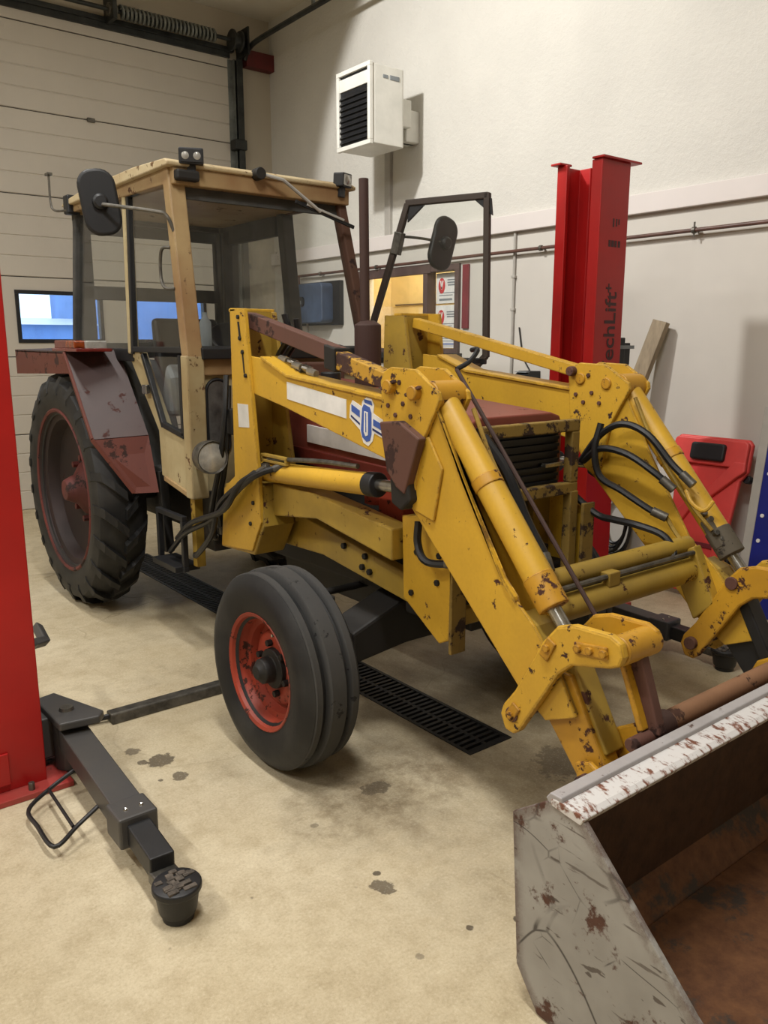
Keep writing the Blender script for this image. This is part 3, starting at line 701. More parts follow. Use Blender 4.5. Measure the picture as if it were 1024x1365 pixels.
cr = thing('mechanic_creeper', (4.66, 2.745, 0), 'red plastic mechanic creeper with black headrest leaning against the wall', 'creeper')
side = [(-.21, 0.0), (-.20, .40), (-.22, .74), (-.26, .80), (-.26, .97), (-.235, 1.0), (.235, 1.0), (.26, .97), (.26, .80), (.22, .74), (.20, .40), (.21, 0.0)]
obj('board', slab(f, side, .02, .055), 'creeper_red', cr, .012, seg=3)
for sgn in (1, -1):
    q = [(sgn * .255, .80), (sgn * .205, .76), (sgn * .06, .62), (sgn * .195, .46), (sgn * .195, .38), (sgn * .21, .04), (sgn * .15, .04), (sgn * .13, .40), (sgn * .02, .60), (sgn * .02, .66), (sgn * .18, .86), (sgn * .25, .86)]
    obj('moulded_rib', slab(f, q, .05, .088), 'creeper_red', cr, .010, seg=3)
obj('head_ledge', slab(f, rounded(-.25, .25, .82, .985, .03), .05, .085), 'creeper_red', cr, .01, seg=3)
obj('headrest', slab(f, rounded(-.115, .115, .845, .955, .02), .075, .112), 'plastic', cr, .012, seg=3)
obj('cross_bar', slab(f, [(-.20, .30), (.20, .30), (.20, .33), (-.20, .33)], .05, .065), 'strip_red', cr, .003)
for a, b in ((-.24, .76), (.24, .76), (-.20, .24), (.20, .24)):
    obj('castor', T([f(a, b, .02), f(a, b, -.03)], .025, 12), 'plastic', cr, .004)
for a, b in ((-.21, .93), (-.21, .86), (.21, .93), (-.17, .42), (-.17, .36)):
    obj('rivet', T([f(a, b, .074), f(a, b, .078)], .006, 8), 'dull_steel', cr, 0)
def letter_lean(s, a, b, size, parent, mat):
    me = text_mesh(s, size, bold=.002); me.name = 'lettering'; me.materials.clear(); me.materials.append(M[mat])
    o = bpy.data.objects.new('lettering', me); col.objects.link(o); o.parent = parent
    ex = -vv; ez = nn; ey = ez.cross(ex)
    m = Matrix((ex, ey, ez)).transposed().to_4x4(); m.translation = f(a, b, .057) - WL[parent.name]
    o.matrix_local = m
letter_lean('YAT', .13, .36, .085, cr, 'sticker')
bp = thing('blue_panel', (4.72, 2.1, 0), 'dark blue steel panel with white bolt heads standing by the wall', 'panel')
f2 = on_lean((4.62, 2.385, 0.0), (0, -1, 0), Vector((.14, 0, .99)).normalized(), Vector((-.99, 0, .14)).normalized())
obj('sheet', slab(f2, [(0.02, .22), (.8, .22), (.8, 1.22), (0.02, 1.22)], 0, .03), 'blue_panel', bp, .004)
obj('edge_strip', slab(f2, [(-.03, .2), (.025, .2), (.025, 1.24), (-.03, 1.24)], -.02, .035), 'conduit', bp, .004)
obj('foot', slab(f2, [(0.0, 0), (.75, 0), (.75, .22), (0.0, .22)], -.02, .02), 'blue_panel', bp, .004)
for b in (.45, .60, .85, 1.0):
    obj('bolt_head', T([f2(.06, b, .028), f2(.06, b, .036)], .012, 10), 'sticker', bp, .002)
hz = thing('coiled_hose', (4.72, 3.5, 0), 'coil of black hose hanging on the wall behind the lift post', 'hose')
for k in range(6):
    r0 = .17 + .022 * k; x = 4.90 - .025 * (k % 3)
    pts = [(x, 3.52 + r0 * .62 * math.cos(a), .36 + r0 * 1.15 * math.sin(a)) for a in [2 * math.pi * j / 28 for j in range(29)]]
    obj('hose_turn', tube(newbm(), pts, .012, 7), 'rubber', hz, 0, True)
obj('hook', BAR((4.86, 3.52, .66), (WX + .002, 3.52, .66), .03, .02), 'dull_steel', hz)

# ================================================================== TRACTOR
XC = 2.29
tc = thing('tractor', (XC, 4.0, 0), 'old red tractor with cream cab and rusty fenders backed towards the overhead door', 'tractor')

# ---- wheels
def arc_profile(pts): return pts
def front_wheel(xo, s):
    """s=+1: outer face towards -x; xo = outer face x"""
    y, z, r = 2.56, .385, .385
    X = lambda d: s * d
    w = .25
    prof = [(.045, .20), (.02, .225), (.012, .26), (.0, .31), (.010, .345), (.032, .372), (.045, .366), (.06, .355), (.10, .352), (.15, .352), (.19, .355),
            (.205, .366), (.218, .372), (.240, .345), (.25, .31), (.238, .26), (.23, .225), (.205, .20)]
    c = (xo, y, z)
    t = obj('front_wheel', lathe([(X(a), b) for a, b in prof], c, 'X', 64, False), 'tyre', tc, .0, True, origin=c, label='smooth ribbed black front tyre')
    for a0, a1, rr in ((.030, .068, .377), (.088, .162, .386), (.182, .220, .377)):
        obj('tread_rib', lathe([(X(a), b) for a, b in ((a0, .350), (a0 + .003, rr - .006), (a0 + .008, rr), (a1 - .008, rr), (a1 - .003, rr - .006), (a1, .350))], c, 'X', 64, False), 'rib_rubber', t, 0, True)
    rim = obj('rim', lathe([(X(a), b) for a, b in ((.040, .226), (.022, .232), (.016, .226), (.022, .214), (.05, .205), (.08, .196), (.085, .176), (.115, .168), (.118, .15), (.098, .142), (.090, .12), (.094, .09), (.094, 0.0), (.12, 0), (.13, .17), (.20, .2), (.225, .22), (.225, .226))], c, 'X', 56, False), 'orange_red', t, .0, True)
    obj('hub', lathe([(X(a), b) for a, b in ((.008, 0), (.008, .026), (.02, .034), (.03, .048), (.07, .052), (.075, .078), (.1, .08))], c, 'X', 20), 'grease', t, .003, True)
    for k in range(6):
        a = 2 * math.pi * k / 6 + .3
        p = (xo + X(.070), y + .098 * math.cos(a), z + .098 * math.sin(a))
        obj('wheel_nut', T([p, (p[0] + X(.022), p[1], p[2])], .013, 6), 'grease', t, .001)
    a = R(118); p = (xo + X(.03), y + .19 * math.cos(a), z + .19 * math.sin(a))
    obj('valve', T([p, (p[0] + X(.04), p[1], p[2])], .006, 8), 'steel', t, 0)
    return t
fw = front_wheel(1.39, 1); front_wheel(3.10, -1)
def rear_wheel(xo, s):
    y, z, r = 5.08, .715, .685
    X = lambda d: s * d
    c = (xo, y, z)
    prof = [(.04, .46), (.02, .49), (.005, .55), (.0, .61), (.015, .655), (.05, .678), (.15, .687), (.25, .678), (.285, .655), (.30, .61), (.295, .55), (.28, .49), (.26, .46)]
    t = obj('rear_wheel', lathe([(X(a), b) for a, b in prof], c, 'X', 72, False), 'tyre', tc, 0, True, origin=c, label='deep lugged black rear tyre')
    obj('rim', lathe([(X(a), b) for a, b in ((.03, .495), (.018, .49), (.022, .475), (.05, .462), (.06, .43), (.10, .42), (.13, .41), (.16, .30), (.17, .22), (.17, 0), (.19, 0), (.19, .4), (.24, .43), (.27, .47), (.27, .49))], c, 'X', 56, False), 'rim_dark', t, 0, True)
    obj('rim_flange', lathe([(X(a), b) for a, b in ((.016, .478), (.010, .492), (.018, .502), (.026, .492), (.024, .478), (.016, .478))], c, 'X', 56, False), 'hub_red', t, 0, True)
    obj('hub', lathe([(X(a), b) for a, b in ((.03, 0), (.03, .06), (.06, .075), (.10, .09), (.15, .16), (.172, .17))], c, 'X', 24), 'hub_red', t, .004, True)
    nut = None
    for k in range(8):
        a = 2 * math.pi * k / 8
        p = (xo + X(.13), y + .19 * math.cos(a), z + .19 * math.sin(a))
        obj('wheel_nut', T([p, (p[0] + X(.045), p[1], p[2])], .02, 6), 'hub_red', t, .002)
    # chevron lugs: one lug mesh each hand, shared
    n = 21
    first = {}
    for h in (0, 1):
        bm = newbm()
        # lug in the wheel's own frame, at the top: centreline to shoulder, trailing back
        pathp = [(.155, 0.0), (.09, .06), (.03, .115), (-.004, .135)]
        rad = [.690, .682, .660, .600]; hgt = [.034, .036, .036, .02]
        rows = []
        for (xx, dy), rr, hh in zip(pathp, rad, hgt):
            x = xx if h == 0 else .30 - xx
            ang = dy / .69
            for q in (0,):
                wv = .034
                row = []
                for (da, dr_) in ((-wv, -.012), (-wv * .75, hh), (wv * .75, hh), (wv, -.012)):
                    a = ang + da / .69
                    row.append(bm.verts.new((c[0] + X(x), c[1] + (rr + dr_) * math.sin(a), c[2] + (rr + dr_) * math.cos(a))))
                rows.append(row)
        for i in range(len(rows) - 1):
            for k in range(3): bm.faces.new((rows[i][k], rows[i][k + 1], rows[i + 1][k + 1], rows[i + 1][k]))
        bm.faces.new(rows[0]); bm.faces.new(rows[-1][::-1])
        lug = obj('tread_lug', bm, 'tyre', t, 0, False, origin=c)
        lug.rotation_euler = (h * math.pi / n, 0, 0)
        for k in range(1, n): twin(lug, t, rot=(2 * math.pi * k / n + h * math.pi / n, 0, 0))
    return t
rear_wheel(1.47, 1); rear_wheel(3.11, -1)

# ---- chassis, axles and engine
obj('engine_block', B(2.10, 2.48, 2.35, 3.75, .52, 1.04), 'grease', tc, .02)
obj('sump', PR([(2.14, .62), (2.18, .40), (2.40, .40), (2.44, .62)], 'Y', 2.75, 3.6), 'grease', tc, .01)
obj('gearbox', PR([(2.05, 1.0), (2.05, .55), (2.15, .45), (2.43, .45), (2.53, .55), (2.53, 1.0)], 'Y', 3.7, 5.5), 'grease', tc, .02)
obj('rear_axle', T([(1.62, 5.08, .715), (2.96, 5.08, .715)], .11, 20), 'grease', tc, .01, True)
obj('front_axle_beam', PR([(1.78, .35), (1.78, .48), (2.05, .58), (2.55, .58), (2.80, .48), (2.80, .35), (2.55, .38), (2.05, .38)], 'Y', 2.46, 2.64), 'grease', tc, .012)
for s_, xk in ((1, 1.73), (-1, 2.85)):
    obj('steering_knuckle', lathe([(-.16, .03), (-.16, .045), (-.1, .05), (.13, .045), (.13, .03), (.2, .028)], (xk, 2.56, .42), 'Z', 16), 'grease', tc, .004, True)
    obj('stub_axle', T([(xk, 2.56, .385), (xk - s_ * .2, 2.56, .385)], .035, 14), 'grease', tc, 0, True)
    obj('steering_arm', BAR((xk, 2.56, .56), (xk + s_ * .04, 2.80, .55), .04, .03), 'grease', tc)
obj('tie_rod', T([(1.77, 2.80, .55), (2.81, 2.80, .55)], .016, 10), 'grease', tc, 0, True)
obj('axle_support', B(2.12, 2.46, 2.15, 2.75, .50, .72), 'grease', tc, .01)
obj('front_frame_rail', B(2.06, 2.11, 2.12, 3.2, .56, .80), 'grease', tc, .005)
obj('front_frame_rail', B(2.47, 2.52, 2.12, 3.2, .56, .80), 'grease', tc, .005)
obj('fan_shroud', B(2.10, 2.48, 2.2, 2.32, .80, 1.26), 'black', tc, .01)
obj('air_filter', T([(2.02, 2.62, .95), (2.02, 2.62, 1.08)], .05, 18), 'orange_red', tc, .006, True)
obj('side_tank', B(1.98, 2.10, 2.40, 2.56, .90, 1.06), 'orange_red', tc, .01)
for y in (2.9, 3.1, 3.3): obj('injector_pipe', HOSE([(2.08, y, .98), (2.04, y + .02, 1.02), (2.07, y + .1, 1.06)], .006), 'dull_steel', tc, 0, True)
obj('battery_step', B(1.82, 2.06, 3.72, 3.98, .55, .86), 'grease', tc, .01)
obj('cab_step', frame(newbm(), 'X', 1.72, 1.75, 3.88, 4.22, .42, .72, .028), 'black', tc, .004)
obj('step_tread', B(1.68, 1.82, 3.9, 4.2, .42, .45), 'black', tc, .003)
obj('cab_mount', BAR((1.80, 4.25, .45), (1.80, 4.3, .90), .05, .05), 'grease', tc)
obj('cab_mount', BAR((1.80, 3.86, .45), (1.80, 3.86, .9), .05, .05), 'yellow_dirty', tc)

# ---- hood
hood_prof = lambda z: [(2.035, 1.06), (2.035, z - .05), (2.05, z - .015), (2.10, z), (2.48, z), (2.53, z - .015), (2.545, z - .05), (2.545, 1.06)]
bm = newbm(); ys = [(2.10, 1.335), (2.5, 1.365), (3.0, 1.40), (3.78, 1.43)]
rows = [[bm.verts.new((x, y, zz)) for x, zz in hood_prof(z)] for y, z in ys]
for i in range(len(rows) - 1):
    for k in range(len(rows[0]) - 1): bm.faces.new((rows[i][k], rows[i][k + 1], rows[i + 1][k + 1], rows[i + 1][k]))
bm.faces.new(rows[0]); bm.faces.new(rows[-1][::-1])
obj('hood', bm, 'hood_top', tc, .006)
obj('hood_side_panel', PR([(2.3, 1.03), (2.3, 1.10), (3.4, 1.13), (3.4, 1.06)], 'X', 2.02, 2.036), 'hood_red', tc, .003)
obj('white_stripe', PR([(2.25, 1.12), (2.25, 1.19), (3.15, 1.235), (3.15, 1.155)], 'X', 2.026, 2.036), 'sticker', tc, .001)
obj('dash_cowl', PR([(2.0, 1.05), (2.0, 1.45), (2.06, 1.50), (2.52, 1.50), (2.58, 1.45), (2.58, 1.05)], 'Y', 3.62, 3.80), 'brown', tc, .01)
obj('fuel_cap', T([(2.3, 3.35, 1.41), (2.3, 3.35, 1.46)], .05, 18), 'plastic', tc, .006, True)
obj('hood_latch_ring', tube(newbm(), [(2.16 + .05 * math.cos(a), 2.72, 1.39 + .05 * math.sin(a)) for a in [math.pi * k / 10 for k in range(11)]], .008, 8), 'plastic', tc, 0, True)
# grille
obj('grille_core', B(2.07, 2.51, 2.085, 2.12, 1.04, 1.30), 'black', tc, .004)
for k in range(8):
    z = 1.06 + k * .029
    obj('grille_slat', PR([(2.072, z), (2.085, z + .004), (2.085, z + .016), (2.072, z + .012)], 'X', 2.08, 2.50), 'plastic', tc, 0)
obj('grille_badge', B(2.40, 2.50, 2.05, 2.075, 1.13, 1.145), 'steel', tc, .002)

# ---- exhaust
obj('muffler', lathe([(0, .03), (0, .058), (.02, .062), (.30, .062), (.32, .03)], (2.31, 3.06, 1.38), 'Z', 24), 'dark_brown', tc, .003, True)
obj('exhaust_stack', T([(2.295, 3.06, 1.68), (2.29, 3.06, 2.31)], .022, 16), 'dark_brown', tc, .002, True)

# ---- cab
SILL = 1.54
def pillar(name, p, q, w, d, mat): return obj(name, BAR(p, q, w, d, up=(0, -1, 0)), mat, tc, .008)
pillar('front_pillar', (1.768, 3.765, SILL - .02), (1.765, 3.885, 2.42), .085, .07, 'ochre')
pillar('front_pillar', (2.835, 3.765, SILL - .02), (2.715, 3.885, 2.42), .055, .07, 'rust_pillar')
pillar('front_pillar_lower', (1.768, 3.775, .83), (1.768, 3.768, SILL), .095, .075, 'cream')
pillar('front_pillar_lower', (2.83, 3.775, .83), (2.83, 3.768, SILL), .08, .075, 'cream')
pillar('door_post', (1.75, 4.47, SILL), (1.755, 4.44, 2.40), .05, .045, 'cream')
pillar('door_post', (2.83, 4.50, SILL), (2.74, 4.47, 2.40), .08, .07, 'lining')
pillar('rear_pillar', (1.76, 5.43, SILL), (1.77, 5.26, 2.40), .06, .05, 'lining')
pillar('rear_pillar', (2.82, 5.43, SILL), (2.73, 5.26, 2.40), .07, .06, 'lining')
# roof
bm = newbm()
prism(bm, [(3.80, 2.412), (3.795, 2.430), (3.83, 2.446), (4.2, 2.464), (4.9, 2.464), (5.30, 2.442), (5.36, 2.426), (5.36, 2.412)], 'X', 1.70, 2.79)
obj('roof', bm, 'cream_top', tc, .012, seg=3)
obj('roof_front_band', PR([(3.815, 2.335), (3.812, 2.415), (3.87, 2.415), (3.87, 2.335)], 'X', 1.735, 2.755), 'ochre', tc, .005)
obj('roof_side_band', PR([(3.85, 2.34), (3.85, 2.415), (5.30, 2.415), (5.30, 2.375)], 'X', 1.725, 1.765), 'ochre', tc, .005)
obj('roof_side_band', PR([(3.85, 2.34), (3.85, 2.415), (5.30, 2.415), (5.30, 2.375)], 'X', 2.725, 2.765), 'rust_pillar', tc, .005)
obj('roof_lining', B(1.77, 2.73, 3.87, 5.27, 2.36, 2.405), 'ochre', tc, .004)
obj('roof_rear_band', B(1.74, 2.75, 5.25, 5.31, 2.33, 2.41), 'lining', tc, .004)
obj('windscreen_header', PR([(3.86, 2.28), (3.87, 2.36), (3.89, 2.36), (3.88, 2.28)], 'X', 1.80, 2.71), 'lining', tc, .003)
obj('windscreen_sill', PR([(3.72, 1.52), (3.72, 1.575), (3.79, 1.585), (3.80, 1.52)], 'X', 1.80, 2.82), 'plastic', tc, .006)
# glass
def quad_pane(name, pts, th, n, parent=tc, mat='glass'):
    bm = newbm(); n = Vector(n) * th; P = [Vector(p) for p in pts]
    a = [bm.verts.new(p) for p in P]; b = [bm.verts.new(p + n) for p in P]; k = len(P)
    bm.faces.new(a); bm.faces.new(b[::-1])
    for i in range(k): bm.faces.new((a[i], b[i], b[(i + 1) % k], a[(i + 1) % k]))
    return obj(name, bm, mat, parent, 0)
quad_pane('windscreen', [(1.81, 3.765, 1.57), (2.81, 3.765, 1.57), (2.695, 3.878, 2.35), (1.805, 3.878, 2.35)], .005, (0, 1, 0))
quad_pane('quarter_pane', [(1.755, 4.49, 1.56), (1.755, 5.41, 1.56), (1.765, 5.26, 2.37), (1.757, 4.46, 2.37)], .005, (1, 0, 0))
quad_pane('quarter_pane', [(2.82, 4.54, 1.58), (2.81, 5.40, 1.58), (2.735, 5.25, 2.34), (2.74, 4.5, 2.34)], .005, (1, 0, 0), tc, 'dusty_glass')
# left door: frame bars, upper and lower pane
dl = obj('cab_door', BAR((1.742, 4.44, SILL), (1.752, 4.41, 2.37), .03, .035, up=(0, -1, 0)), 'plastic', tc, .004, label='closed left cab door with black frame')
for p, q in (((1.75, 3.89, 2.365), (1.752, 4.42, 2.365)), ((1.745, 3.805, 1.56), (1.752, 3.905, 2.37)), ((1.742, 3.80, 1.565), (1.742, 4.45, 1.565))):
    obj('door_frame_bar', BAR(p, q, .03, .03, up=(1, 0, 0)), 'plastic', dl, .004)
quad_pane('upper_pane', [(1.744, 3.80, 1.57), (1.744, 4.44, 1.57), (1.752, 4.42, 2.36), (1.752, 3.90, 2.36)], .004, (1, 0, 0), dl)
quad_pane('lower_pane', [(1.742, 3.86, 1.53), (1.742, 4.30, 1.53), (1.742, 4.08, 1.185), (1.742, 3.86, 1.15)], .004, (1, 0, 0), dl)
for p, q in (((1.742, 4.31, 1.54), (1.742, 4.085, 1.17)), ((1.742, 4.09, 1.18), (1.742, 3.83, 1.14)), ((1.742, 3.84, 1.14), (1.742, 3.84, 1.54))):
    obj('door_frame_bar', BAR(p, q, .028, .028, up=(1, 0, 0)), 'plastic', dl, .003)
obj('lower_panel', PR([(3.82, 1.13), (4.09, 1.165), (4.075, .90), (3.84, .86)], 'X', 1.738, 1.752), 'cream', dl, .004)
obj('lower_trim', BAR((1.735, 3.80, .845), (1.735, 4.09, .895), .025, .02, up=(1, 0, 0)), 'ochre', dl, .003)
obj('grab_handle', HOSE([(1.725, 3.86, 2.05), (1.70, 3.90, 2.045), (1.70, 3.93, 1.98), (1.70, 3.925, 1.9), (1.70, 3.88, 1.86), (1.725, 3.83, 1.855)], .008), 'dull_steel', dl, 0, True)
obj('door_lock', B(1.715, 1.745, 4.24, 4.30, 1.33, 1.38), 'steel', dl, .004)
# cab body below the glass
obj('side_strip', PR([(4.56, 1.565), (4.38, 1.56), (4.09, 1.17), (4.075, .89), (4.16, .90), (4.17, 1.14)], 'X', 1.745, 1.79), 'cream', tc, .005)
obj('side_corner_panel', PR([(4.56, 1.56), (4.36, 1.56), (4.30, 1.47)], 'X', 1.738, 1.75), 'cream', tc, .003)
obj('quarter_sill', B(1.735, 1.79, 4.45, 5.45, 1.50, 1.57), 'plastic', tc, .006)
obj('cab_front_panel', PR([(1.81, .84), (1.81, 1.53), (2.03, 1.53), (2.03, .84)], 'Y', 3.775, 3.80), 'cream', tc, .004)
obj('cab_front_panel', PR([(2.55, .84), (2.55, 1.53), (2.80, 1.53), (2.80, .84)], 'Y', 3.775, 3.80), 'cream', tc, .004)
obj('scuttle_rail', B(1.81, 2.80, 3.755, 3.80, 1.44, 1.53), 'ochre', tc, .006)
obj('footwell_window', PR(rounded(1.835, 1.955, 1.04, 1.42, .055), 'Y', 3.765, 3.782), 'window_grey', tc, .004)
obj('footwell_gasket', tube(newbm(), [(x, 3.768, z) for x, z in rounded(1.835, 1.955, 1.04, 1.42, .055)] + [(1.955, 3.768, 1.365)], .008, 8), 'plastic', tc, 0, True)
obj('cab_floor', B(1.80, 2.80, 3.8, 5.40, .86, .92), 'lining', tc, .005)
obj('inner_fender', PR([(4.4, .9), (4.55, 1.3), (4.75, 1.5), (5.42, 1.52), (5.42, .9)], 'X', 1.79, 2.0), 'lining', tc, .01)
obj('inner_fender', PR([(4.4, .9), (4.55, 1.3), (4.75, 1.5), (5.42, 1.52), (5.42, .9)], 'X', 2.58, 2.80), 'lining', tc, .01)
bm = newbm()
rw = [(1.77, 2.81, 1.50, 1.60), (1.77, 2.81, 1.87, 1.955), (1.77, 2.81, 2.27, 2.36)]
for a, b, c_, d_ in rw: box(bm, a, b, 5.36, 5.40, c_, d_)
for a, b in ((1.77, 1.87), (2.72, 2.81)): box(bm, a, b, 5.36, 5.40, 1.6, 2.3)
obj('rear_window_frame', bm, 'lining', tc, .006)
obj('rear_pane', B(1.85, 2.74, 5.378, 5.383, 1.58, 2.29), 'glass', tc, 0)
bm = newbm()
bar(bm, (2.80, 4.58, 1.62), (2.80, 5.38, 1.62), .05, .10); bar(bm, (2.745, 4.55, 2.31), (2.745, 5.24, 2.31), .05, .13)
bar(bm, (2.80, 5.30, 1.6), (2.735, 5.16, 2.33), .03, .12, up=(1, 0, 0))
obj('quarter_frame', bm, 'lining', tc, .01)
# interior
obj('seat', PR([(4.45, 1.20), (4.45, 1.30), (4.85, 1.28), (4.95, 1.75), (5.02, 1.75), (4.98, 1.20)], 'X', 2.08, 2.52), 'plastic', tc, .03, seg=3)
st = obj('steering_wheel', lathe([(math.cos(a) * .014, .19 + math.sin(a) * .014) for a in [2 * math.pi * k / 10 for k in range(11)]], (0, 0, 0), 'Z', 40), 'plastic', tc, 0, True, origin=(0, 0, 0))
st.location = Vector((2.27, 4.15, 1.60)) - WL[tc.name]; st.rotation_euler = (R(32), 0, 0); WL[st.name] = Vector((2.27, 4.15, 1.6))
sp = bpy.data.meshes.new('spoke')
for k in range(3):
    a = 2 * math.pi * k / 3 + .5
    bm = BAR((2.27, 4.15, 1.58), (2.27 + .19 * math.cos(a), 4.15 + .19 * math.sin(a), 1.6), .025, .01)
    obj('spoke', bm, 'dull_steel', st, 0)
obj('steering_column', T([(2.27, 4.16, 1.59), (2.27, 3.9, 1.2)], .03, 14), 'plastic', tc, 0, True)
obj('instrument_panel', PR([(3.82, 1.35), (3.82, 1.56), (3.95, 1.56), (4.02, 1.35)], 'X', 2.05, 2.55), 'plastic', tc, .01)
obj('hand_lever', T([(2.02, 4.3, 1.1), (2.0, 4.2, 1.62)], .008), 'steel', tc, 0, True)
obj('bottle', lathe([(0, .03), (.12, .03), (.15, .012), (.17, .012)], (1.90, 3.88, 1.58), 'Z', 16), 'grey_print', tc, .002, True)
obj('cloth', PR([(4.1, 1.22), (4.12, 1.42), (4.18, 1.5), (4.22, 1.4), (4.3, 1.2)], 'X', 1.80, 1.98), 'grey_print', tc, .03)

# open right door, swung forward
dd = Vector((.371, -.928, 0)); dn = Vector((.928, .371, 0))
fd = lambda a, z, c=0.0: Vector((3.12, 3.75, z)) + dd * a + dn * c
od = obj('open_cab_door', BAR(fd(0, 2.37), fd(-.45, 1.1), .035, .035, up=dn), 'door_frame', tc, .005, label='right cab door standing open, rusty brown frame')
for p, q, m in ((fd(-.01, 2.375), fd(.495, 2.375), 'door_frame'), (fd(.485, 2.39), fd(.50, 1.52), 'door_frame'), (fd(.50, 1.53), fd(.20, 1.22), 'door_frame'), (fd(.20, 1.22), fd(.12, .95), 'door_frame'), (fd(.14, .95), fd(-.45, .95), 'door_frame'), (fd(-.44, .95), fd(-.45, 1.12), 'door_frame'), (fd(-.30, 1.50), fd(.50, 1.50), 'plastic')):
    obj('door_frame_bar', BAR(p, q, .035, .035, up=dn), m, od, .005)
for c_, a in (((.05, 2.36), 1), ((.47, 2.36), -1)):
    bm = newbm(); v = [fd(c_[0] - .04 * a, c_[1], -.008), fd(c_[0] + .06 * a, c_[1], -.008), fd(c_[0] - .05 * a, c_[1] - .09, -.008)]
    k = [bm.verts.new(x) for x in v]; k2 = [bm.verts.new(x + dn * .016) for x in v]
    bm.faces.new(k); bm.faces.new(k2[::-1])
    for i in range(3): bm.faces.new((k[i], k2[i], k2[(i + 1) % 3], k[(i + 1) % 3]))
    obj('corner_gusset', bm, 'plastic', od, .002)
quad_pane('door_pane', [fd(0, 2.37), fd(.49, 2.37), fd(.495, 1.51), fd(-.29, 1.51)], .004, dn, od)
obj('door_hinge', BAR(fd(-.30, 1.45), (2.84, 3.82, 1.45), .04, .03), 'door_frame', od, .004)
obj('door_hinge', BAR(fd(-.42, 1.15), (2.84, 3.82, 1.15), .04, .03), 'door_frame', od, .004)
# mirrors
def mirror(c, yaw, tilt, parent, arm_pts, armr=.009):
    arm = obj('mirror_arm', HOSE(arm_pts, armr), 'dull_steel', parent, 0, True)
    bm = PR(rounded(-.09, .09, -.155, .155, .075, 6), 'Y', 0, .035)
    m = obj('mirror_head', bm, 'plastic', parent, .014, origin=(0, 0, 0), seg=3)
    m.location = Vector(c) - WL[parent.name]; m.rotation_euler = (0, tilt, yaw); WL[m.name] = Vector((0, 0, 0))
    b2 = lathe([(-.03, 0), (-.03, .025), (-.02, .036), (.01, .04)], (0, 0, 0), 'Y', 20)
    WL[m.name] = Vector((0, 0, 0)); obj('ball_socket', b2, 'plastic', m, .004, True)
    obj('mirror_pane', PR(rounded(-.08, .08, -.145, .145, .068, 6), 'Y', .034, .038), 'mirror_glass', m, 0)
mirror((1.50, 4.14, 2.27), R(-14), R(-8), tc, [(1.73, 3.82, 2.12), (1.70, 3.83, 2.19), (1.66, 3.87, 2.21), (1.50, 4.11, 2.255)])
mirror((3.36, 3.70, 2.17), R(2), R(18), od, [fd(-.07, 2.17), fd(-.07, 2.20, .03), (3.22, 3.74, 2.19), (3.36, 3.69, 2.17)], .008)
obj('mirror_clamp', BAR(fd(-.08, 2.10), fd(-.05, 2.22), .05, .05, up=dn), 'dull_steel', od, .004)
# roof lamps
def work_lamp(c, yaw, twin_lens):
    y = Vector((math.sin(yaw), -math.cos(yaw), 0))
    w = .115 if twin_lens else .085
    l = obj('work_lamp', PR(rounded(-w / 2, w / 2, -.036, .036, .008), 'Y', -.035, .03), 'plastic', tc, .004, origin=(0, 0, 0))
    l.location = Vector(c) - WL[tc.name]; l.rotation_euler = (R(4), 0, yaw); WL[l.name] = Vector((0, 0, 0))
    obj('lens_plate', PR(rounded(-w / 2 + .008, w / 2 - .008, -.028, .028, .006), 'Y', -.039, -.034), 'lens' if not twin_lens else 'black', l, .001)
    if twin_lens:
        for x in (-.027, .027): obj('lens', lathe([(-.043, 0), (-.042, .014), (-.036, .021)], (x, 0, 0), 'Y', 16), 'lens', l, 0, True)
    else: obj('lens', lathe([(-.046, 0), (-.044, .016), (-.038, .026)], (0, 0, 0), 'Y', 16), 'steel', l, 0, True)
    obj('bracket', B(-.02, .02, -.01, .012, -.085, -.03), 'plastic', l, .003)
work_lamp((1.825, 3.80, 2.462), R(-25), True)
work_lamp((2.70, 3.80, 2.455), R(20), False)
obj('lamp_cluster', B(1.74, 1.86, 3.78, 3.84, 2.35, 2.40), 'grease', tc, .012)
# wiper
wp_ = obj('wiper_arm', T([(2.18, 3.79, 2.43), (2.30, 3.75, 2.405), (2.53, 3.76, 2.275)], .009, 8), 'silver', tc, 0, True)
obj('wiper_motor', lathe([(0, .03), (.05, .03), (.06, .02)], (2.18, 3.76, 2.425), 'Y', 14), 'grease', wp_, .004, True)
obj('wiper_blade', BAR((2.385, 3.775, 2.315), (2.75, 3.765, 2.215), .012, .018), 'plastic', wp_, .002)
obj('blade_carrier', BAR((2.45, 3.765, 2.305), (2.68, 3.758, 2.245), .01, .012), 'silver', wp_, .002)
# lamps and rod at the rear left roof corner
obj('corner_lamp', B(1.69, 1.76, 5.22, 5.30, 2.36, 2.47), 'plastic', tc, .01)
obj('antenna_rod', HOSE([(1.70, 5.24, 2.38), (1.66, 5.36, 2.39), (1.65, 5.40, 2.44), (1.65, 5.40, 2.60)], .007), 'dull_steel', tc, 0, True)
obj('antenna_tip', B(1.635, 1.665, 5.37, 5.43, 2.595, 2.61), 'dull_steel', tc, .002)
# headlamp on the cab corner
hl = obj('headlamp', lathe([(.0, .070), (-.012, .078), (.02, .080), (.06, .074), (.10, .05), (.12, .02), (.12, 0)], (1.705, 3.47, 1.075), 'Y', 28), 'dull_steel', tc, .002, True)
obj('lens', lathe([(-.016, 0), (-.012, .04), (-.002, .070)], (1.705, 3.47, 1.075), 'Y', 28), 'lens', hl, 0, True)
obj('lamp_bracket', BAR((1.72, 3.56, 1.05), (1.77, 3.78, 1.0), .03, .03), 'black', hl, .003)

